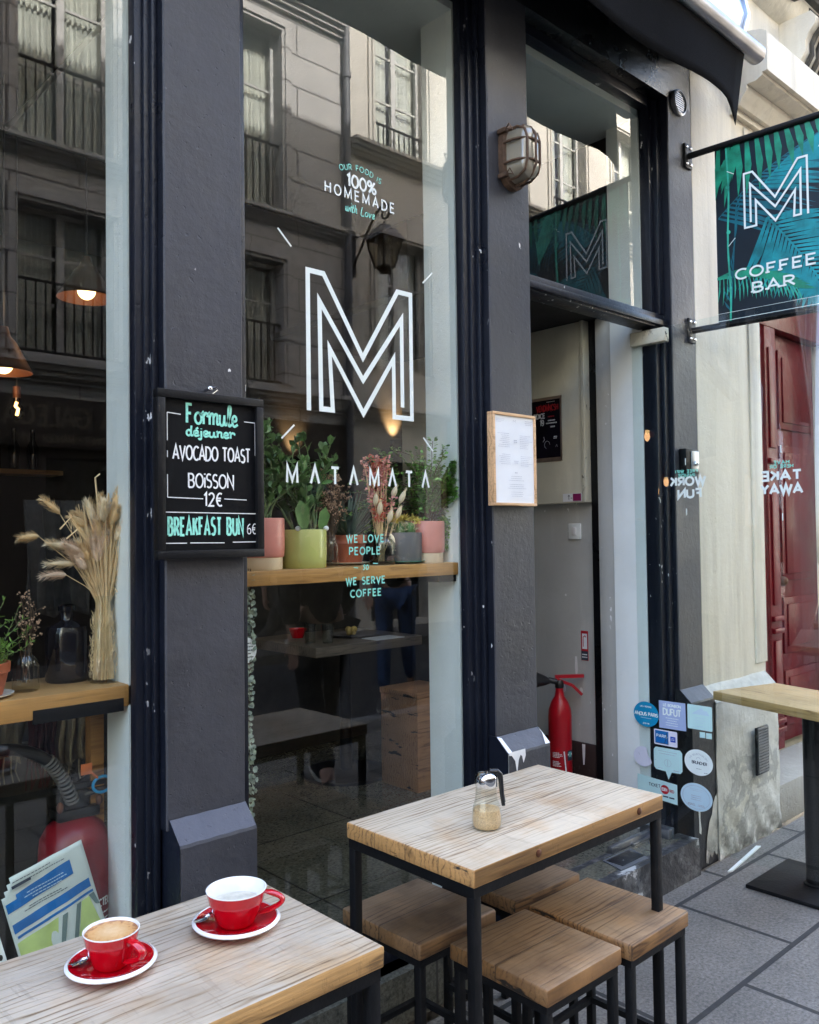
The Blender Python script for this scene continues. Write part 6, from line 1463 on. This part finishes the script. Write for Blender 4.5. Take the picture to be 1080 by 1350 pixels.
for k, (x, y) in enumerate(((2.60, 3.55), (2.66, 3.48))):
    g = tag(MB().lathe([(0, .0), (.028, 0), (.033, .10), (.031, .10), (.026, .006), (0, .006)], (0, 0, 0), 20).build('water_glass', 'jar_glass'), ('water glass at the table corner nearest the window', 'water glass behind the first one on the inside table')[1-k], 'glass'); g.location = (x, y, .9)
# wooden block stool by the jamb
o = thing('block_stool', 'tall wooden block stool standing inside against the white jamb', 'stool', (3.10, 3.28, .15)); MB().box(-.14, .14, -.14, .14, 0, .47, .004).build('body', 'crate_wood', o); MB().box(-.145, .145, -.145, .145, .471, .50, .004).build('top', 'crate_wood', o)

# ---- in the entrance
EO = (3.25, 2.475, .150)
ex = thing('co2_extinguisher', 'slim red extinguisher with black horn standing inside the open doorway', 'fire extinguisher', EO)
MB().lathe([(0, .0), (.052, .0), (.054, .006), (.054, .445), (.051, .475), (.038, .51), (.022, .535), (.018, .56), (.018, .575)], (0, 0, 0), 36).build('cylinder', 'ext_red', ex)
A = Vector((.737, -.675, 0)); 
mb = MB(); mb.lathe([(.018, .572), (.021, .576), (.021, .60), (.015, .61), (0, .61)], (0, 0, 0), 16); mb.tube([A*-.01+Vector((0, 0, .60)), A*-.05+Vector((0, 0, .61))], .014, 10); mb.build('valve', 'black_plastic', ex)
mb = MB(); mb.rod(A*-.02+Vector((0, 0, .625)), A*.115+Vector((0, 0, .628)), .020, .015); mb.rod(A*-.01+Vector((0, 0, .612)), A*.06+Vector((0, 0, .585)), .018, .013); mb.rod(A*.06+Vector((0, 0, .585)), A*.105+Vector((0, 0, .54)), .018, .013); mb.build('lever', 'ext_red', ex)
mb = MB(); ax0 = A*-.045+Vector((0, 0, .605)); vs = []; n = 20; B1 = Vector((.675, .737, 0)); B2 = Vector((0, 0, 1))
prof = [(.012, 0), (.022, .02), (.032, .05), (.044, .075), (.048, .10), (.043, .115), (.02, .118)]
for r_, d in prof:
    for k in range(n): vs.append(ax0+A*-d+B1*r_*math.cos(2*PI*k/n)+B2*(r_*math.sin(2*PI*k/n)+d*.12))
mb.add(vs, [(i*n+k, i*n+(k+1) % n, (i+1)*n+(k+1) % n, (i+1)*n+k) for i in range(len(prof)-1) for k in range(n)]+[tuple((len(prof)-1)*n+k for k in range(n))], True); mb.build('horn', 'black_plastic', ex)
class CI2(Ink):
    def P(s, x, y): a = math.radians(-132)+x/.054; q = .0543+s.k; return Vector((q*math.cos(a), q*math.sin(a), y))
mb = MB(); ink = CI2(mb, (0, 0, 0), (1, 0, 0), (0, 0, 1), (0, -1, 0), .0003)
for zt in (.285, .245, .205, .155): ink.lines(-.048, .0, zt-.026, zt, 4, .0035, 'l')
ink.rect(-.046, .170, -.040, .196); ink.rect(-.030, .170, -.024, .196); ink.stroke([(.006, .29), (.012, .22), (.016, .14)], .006)
ink.rect(.024, .27, .05, .278)
mb.mat(1); ink.rect(.022, .245, .052, .292); mb.mat(2); ink.rect(.028, .262, .046, .286)
mb.build('label_print', ['chalk_white', 'ink_dark', 'teal_ceramic'], ex)
# posters, signs and switch on the passage wall
PX = 3.30
def wallink(mb, x, lift=.0008): return Ink(mb, (x, 0, 0), (0, -1, 0), (0, 0, 1), (-1, 0, 0), lift)
PO = (3.299, 2.545, 1.95)
o = tag(MB().box(3.2965, 3.2995, 2.470, 2.70, 1.793, 2.106).build('poster', 'grey_metal', None, PO), 'dark event poster with red title on the wall inside the doorway', 'poster')
mb = MB(); ink = wallink(mb, 3.2965); ink.rect(-2.69, 1.812, -2.478, 2.092); mb.build('printed_field', 'ink_black', o, PO)
mb = MB(); ink = wallink(mb, 3.2965, .0016)
ink.text('VENDMNCSH', -2.553, 2.040, .026, .006, .75, .16, fit=.128); ink.lines(-2.56, -2.50, 2.005, 2.016, 1, .006)
mb.mat(1); ink.text('RDICE', -2.60, 2.006, .022, .005, .75, .14, fit=.065); ink.text('19', -2.585, 1.970, .026, .006, .8, .15)
ink.lines(-2.56, -2.495, 1.972, 1.998, 2, .006); ink.lines(-2.54, -2.50, 1.955, 1.966, 1, .007); ink.lines(-2.52, -2.49, 1.90, 1.915, 2, .005); ink.lines(-2.56, -2.50, 2.078, 2.084, 1, .002)
mb.mat(2); ink.stroke([(-2.555+.016*math.cos(a), 1.875+.018*math.sin(a)) for a in [k*.4 for k in range(12)]], .002); ink.stroke([(-2.58, 1.89), (-2.57, 1.90), (-2.575, 1.915)], .003); ink.stroke([(-2.505, 1.86), (-2.498, 1.872), (-2.492, 1.86)], .002)
mb.build('printed_title', ['ink_red', 'paper', 'ink_grey'], o, PO)
o = tag(MB().box(3.2975, 3.2995, 2.362, 2.47, 1.596, 1.634).build('small_notice', 'paper', None, (3.299, 2.41, 1.615)), 'little white and magenta notice at the foot of the upper cream wall', 'notice')
mb = MB(); ink = wallink(mb, 3.2975); ink.rect(-2.412, 1.598, -2.366, 1.632); mb.mat(1); ink.stroke([(-2.435, 1.604), (-2.435, 1.626)], .003); ink.stroke([(-2.441, 1.62), (-2.435, 1.627), (-2.429, 1.62)], .0025); ink.stroke([(-2.425, 1.612), (-2.415, 1.612)], .0025); mb.build('print', ['ink_magenta', 'ink_dark'], o, (3.299, 2.41, 1.615))
o = thing('light_switch', 'white rocker switch on the grey wall inside the doorway', 'switch', (3.3595, 2.445, 1.455)); MB().box(3.350, 3.3595, 2.412, 2.482, 1.417, 1.493, .003).build('plate', 'white_reveal', o, (3.3595, 2.445, 1.455)); MB().box(3.344, 3.351, 2.435, 2.460, 1.437, 1.475, .003).build('rocker', 'white_ceramic', o, (3.3595, 2.445, 1.455))
o = tag(MB().box(3.3575, 3.3595, 2.385, 2.425, .845, .985).build('safety_sign', 'ink_red', None, (3.3595, 2.4, .9)), 'small red fire safety sign on the wall above the slim extinguisher', 'sign')
mb = MB(); ink = wallink(mb, 3.3575); ink.rect(-2.418, .900, -2.390, .972); mb.mat(1); ink.rect(-2.424, .847, -2.386, .890); mb.mat(2); ink.stroke([(-2.412, .91), (-2.412, .955), (-2.402, .962), (-2.396, .955)], .004); mb.mat(0); ink.lines(-2.42, -2.39, .855, .88, 2, .005); mb.build('print', ['paper', 'ink_dark', 'ink_red'], o, (3.3595, 2.4, .9))

# ============================================================ PASSERS-BY (mirrored in the middle window)
def skin(name, chains, mat, par, sub=2):
    vs, es, rad = [], [], []; idx = {}
    for ch in chains:
        prev = None
        for key, p, r in ch:
            if key not in idx: idx[key] = len(vs); vs.append(p); rad.append(r)
            i = idx[key]
            if prev is not None: es.append((prev, i))
            prev = i
    me = bpy.data.meshes.new(name); me.from_pydata(vs, es, []); me.materials.append(M[mat]); ob = bpy.data.objects.new(name, me); sc.collection.objects.link(ob)
    if par: ob.parent = par
    m = ob.modifiers.new('skin', 'SKIN'); m.use_smooth_shade = True
    for i, d in enumerate(me.skin_vertices[0].data): d.radius = (rad[i], rad[i]) if not isinstance(rad[i], tuple) else rad[i]; d.use_root = (i == 0)
    s = ob.modifiers.new('subsurf', 'SUBSURF'); s.levels = 1; s.render_levels = sub
    return ob
def person(x, y, rz, label, legs, arms, top, trousers, shoe, bag=False):
    # legs: for L and R (hip pitch, knee bend, lateral); local +X is forward
    o = thing('person', label, 'person', (x, y, 0), rz); H = {}
    pel = Vector((0, 0, .94)); zmin = 9; J = []
    for s, (hp, kb) in zip((1, -1), legs):
        hip = pel+Vector((0, s*.09, -.03)); a = math.radians(hp); kn = hip+Vector((math.sin(a), 0, -math.cos(a)))*.44; b = a-math.radians(kb); an = kn+Vector((math.sin(b), 0, -math.cos(b)))*.42; J.append((hip, kn, an, b)); zmin = min(zmin, an.z)
    dz = Vector((0, 0, .085-zmin)); pel = pel+dz; J = [(h+dz, k+dz, a+dz, b) for h, k, a, b in J]
    sp, chs, nk, hb, hd, hc = [pel+Vector(q) for q in ((0, 0, .18), (.01, 0, .40), (.0, 0, .54), (.015, 0, .60), (.03, 0, .68), (.02, 0, .76))]
    body = [[('pel', pel, (.13, .10)), ('sp', sp, (.12, .09)), ('chs', chs, (.15, .10)), ('nk', nk, .055), ('hb', hb, .06), ('hd', hd, (.078, .092)), ('hc', hc, .055)], [('hd', hd, (.078, .092)), ('nose', hd+Vector((.105, 0, -.01)), .012)]]
    cl = [[('pel', pel, (.15, .12)), ('sp', sp, (.145, .115)), ('chs', chs, (.175, .125)), ('nk', nk+Vector((0, 0, -.035)), .075)]]
    tr = [[('pel', pel+Vector((0, 0, .03)), (.16, .125))]]; hands = []
    for s, (h, k, a, b) in zip((1, -1), J):
        n_ = 'LR'[s < 0]; toe = a+Vector((math.cos(b)*.15, 0, math.sin(b)*.15-.05))
        body.append([('pel', pel, (.13, .10)), ('h'+n_, h, .085), ('k'+n_, k, .055), ('a'+n_, a, .036), ('t'+n_, toe, .03)])
        tr.append([('pel', pel+Vector((0, 0, .03)), (.16, .125)), ('h'+n_, h, .10), ('m'+n_, h.lerp(k, .5), .082), ('k'+n_, k, .068), ('a'+n_, k.lerp(a, .84), .058)])
    for s, (sp_, eb, el) in zip((1, -1), arms): # shoulder pitch, elbow bend, inward swing
        n_ = 'LR'[s < 0]; sh_ = chs+Vector((-.01, s*.19, .06)); a = math.radians(sp_); e = sh_+Vector((math.sin(a), s*.05, -math.cos(a)))*.29; b = a+math.radians(eb); wv = Vector((math.sin(b), -s*el, -math.cos(b))).normalized(); wr = e+wv*.25; pm = wr+wv*.07
        body.append([('chs', chs, (.15, .10)), ('s'+n_, sh_, .055), ('e'+n_, e, .040), ('w'+n_, wr, .026), ('p'+n_, pm, (.036, .02))])
        cl.append([('chs', chs, (.175, .125)), ('s'+n_, sh_, .078), ('e'+n_, e, .058), ('w'+n_, e.lerp(wr, .62), .05)])
        sd = wv.cross(Vector((0, 0, 1))); sd = sd.normalized() if sd.length > .1 else Vector((0, 1, 0)); pn = wv.cross(sd).normalized()
        for q, (off, L) in enumerate(((-.027, .062), (-.009, .075), (.009, .07), (.026, .055))):
            f0 = pm+sd*off+wv*.02; f1 = f0+(wv*.8+pn*.35).normalized()*L*.55; f2 = f1+(wv*.3+pn*.9).normalized()*L*.45
            body.append([('p'+n_, pm, (.036, .02)), (f'f{n_}{q}0', f0, .0095), (f'f{n_}{q}1', f1, .0085), (f'f{n_}{q}2', f2, .0075)])
        body.append([('p'+n_, pm, (.036, .02)), (f'th{n_}0', wr+wv*.035+sd*s*-.036, .011), (f'th{n_}1', wr+wv*.075+sd*s*-.05+pn*.02, .009)])
        H[n_] = (wr, wv)
    skin('body', body, 'skin', o); skin('jacket', cl, top, o); skin('trousers', tr, trousers, o)
    for s, (h, k, a, b) in zip((1, -1), J):
        f = Vector((math.cos(b), 0, math.sin(b))); u = Vector((-math.sin(b), 0, math.cos(b))); base = a-u*.085
        mb = MB(); n = 16
        def lay(zs, sc_):
            return [base+f*(.10+.0+(-.155 if math.cos(t) < 0 else .175)*abs(math.cos(t))*sc_-.03)+Vector((0, 1, 0))*.047*math.sin(t)*sc_+u*zs for t in [2*PI*i/n for i in range(n)]]
        vs = lay(0, 1)+lay(.028, 1.03); mb.add(vs, [(i, (i+1) % n, n+(i+1) % n, n+i) for i in range(n)]+[tuple(range(n))[::-1], tuple(range(n, 2*n))], True); so2 = mb.build('shoe_sole', 'sole_white', None)
        mb = MB(); L1, L2 = lay(.029, .98), lay(.055, .93); L3 = [a+u*.01+f*(.055*math.cos(t)-.0)+Vector((0, 1, 0))*.042*math.sin(t)+u*.0 for t in [2*PI*i/n for i in range(n)]]
        mb.add(L1+L2+L3, [(r*n+i, r*n+(i+1) % n, (r+1)*n+(i+1) % n, (r+1)*n+i) for r in range(2) for i in range(n)]+[tuple(range(n))[::-1], tuple(range(2*n, 3*n))], True); so1 = mb.build('shoe', shoe, o); so2.parent = so1
    mb = MB(); mb.ball(hd+Vector((-.018, 0, .035)), .098, .088, .098, 18, 12); mb.ball(hd+Vector((-.075, 0, -.02)), .05, .07, .09, 12, 8); mb.build('hair', 'black_hair', o)
    mb = MB()
    for s in (-1, 1): mb.ball(hd+Vector((.086, s*.032, .005)), .010, n=8, m=6)
    mb.build('eye', 'black_plastic', o)
    mb = MB()
    for s in (-1, 1): mb.ball(hd+Vector((0, s*.088, -.01)), .018, .010, .03, 8, 6)
    mb.build('ear', 'skin', o)
    wr, wv = H['R']; mb = MB(); mb.tube([wr-wv*.012, wr+wv*.012], .031, 16); wt = mb.build('wristwatch', 'black_plastic', o)
    sd = wv.cross(Vector((0, 1, 0))).normalized(); MB().tube([wr+Vector((0, -.026, .0)), wr+Vector((0, -.038, .0))], .019, 16).build('watch_face', 'white_ceramic', wt)
    return o
person(2.90, .18, math.radians(-70), 'person in black with bare ankles striding past, mirrored low in the middle window', [(24, 12), (-20, 22)], [(20, 20, .1), (-20, 25, .1)], 'black_cloth', 'black_cloth', 'black_plastic')
person(4.85, -1.36, math.radians(140), 'person in jeans with raised hand and wristwatch, mirrored in the middle window', [(10, 8), (-12, 18)], [(15, 30, .1), (32, 75, .5)], 'black_cloth', 'denim', 'shoe_grey')
person(4.95, -3.2, math.radians(60), 'person in grey trousers mid stride across the street, mirrored in the glass', [(26, 10), (-24, 24)], [(-20, 20, .1), (22, 25, .1)], 'grey_cloth', 'grey_cloth', 'shoe_grey')
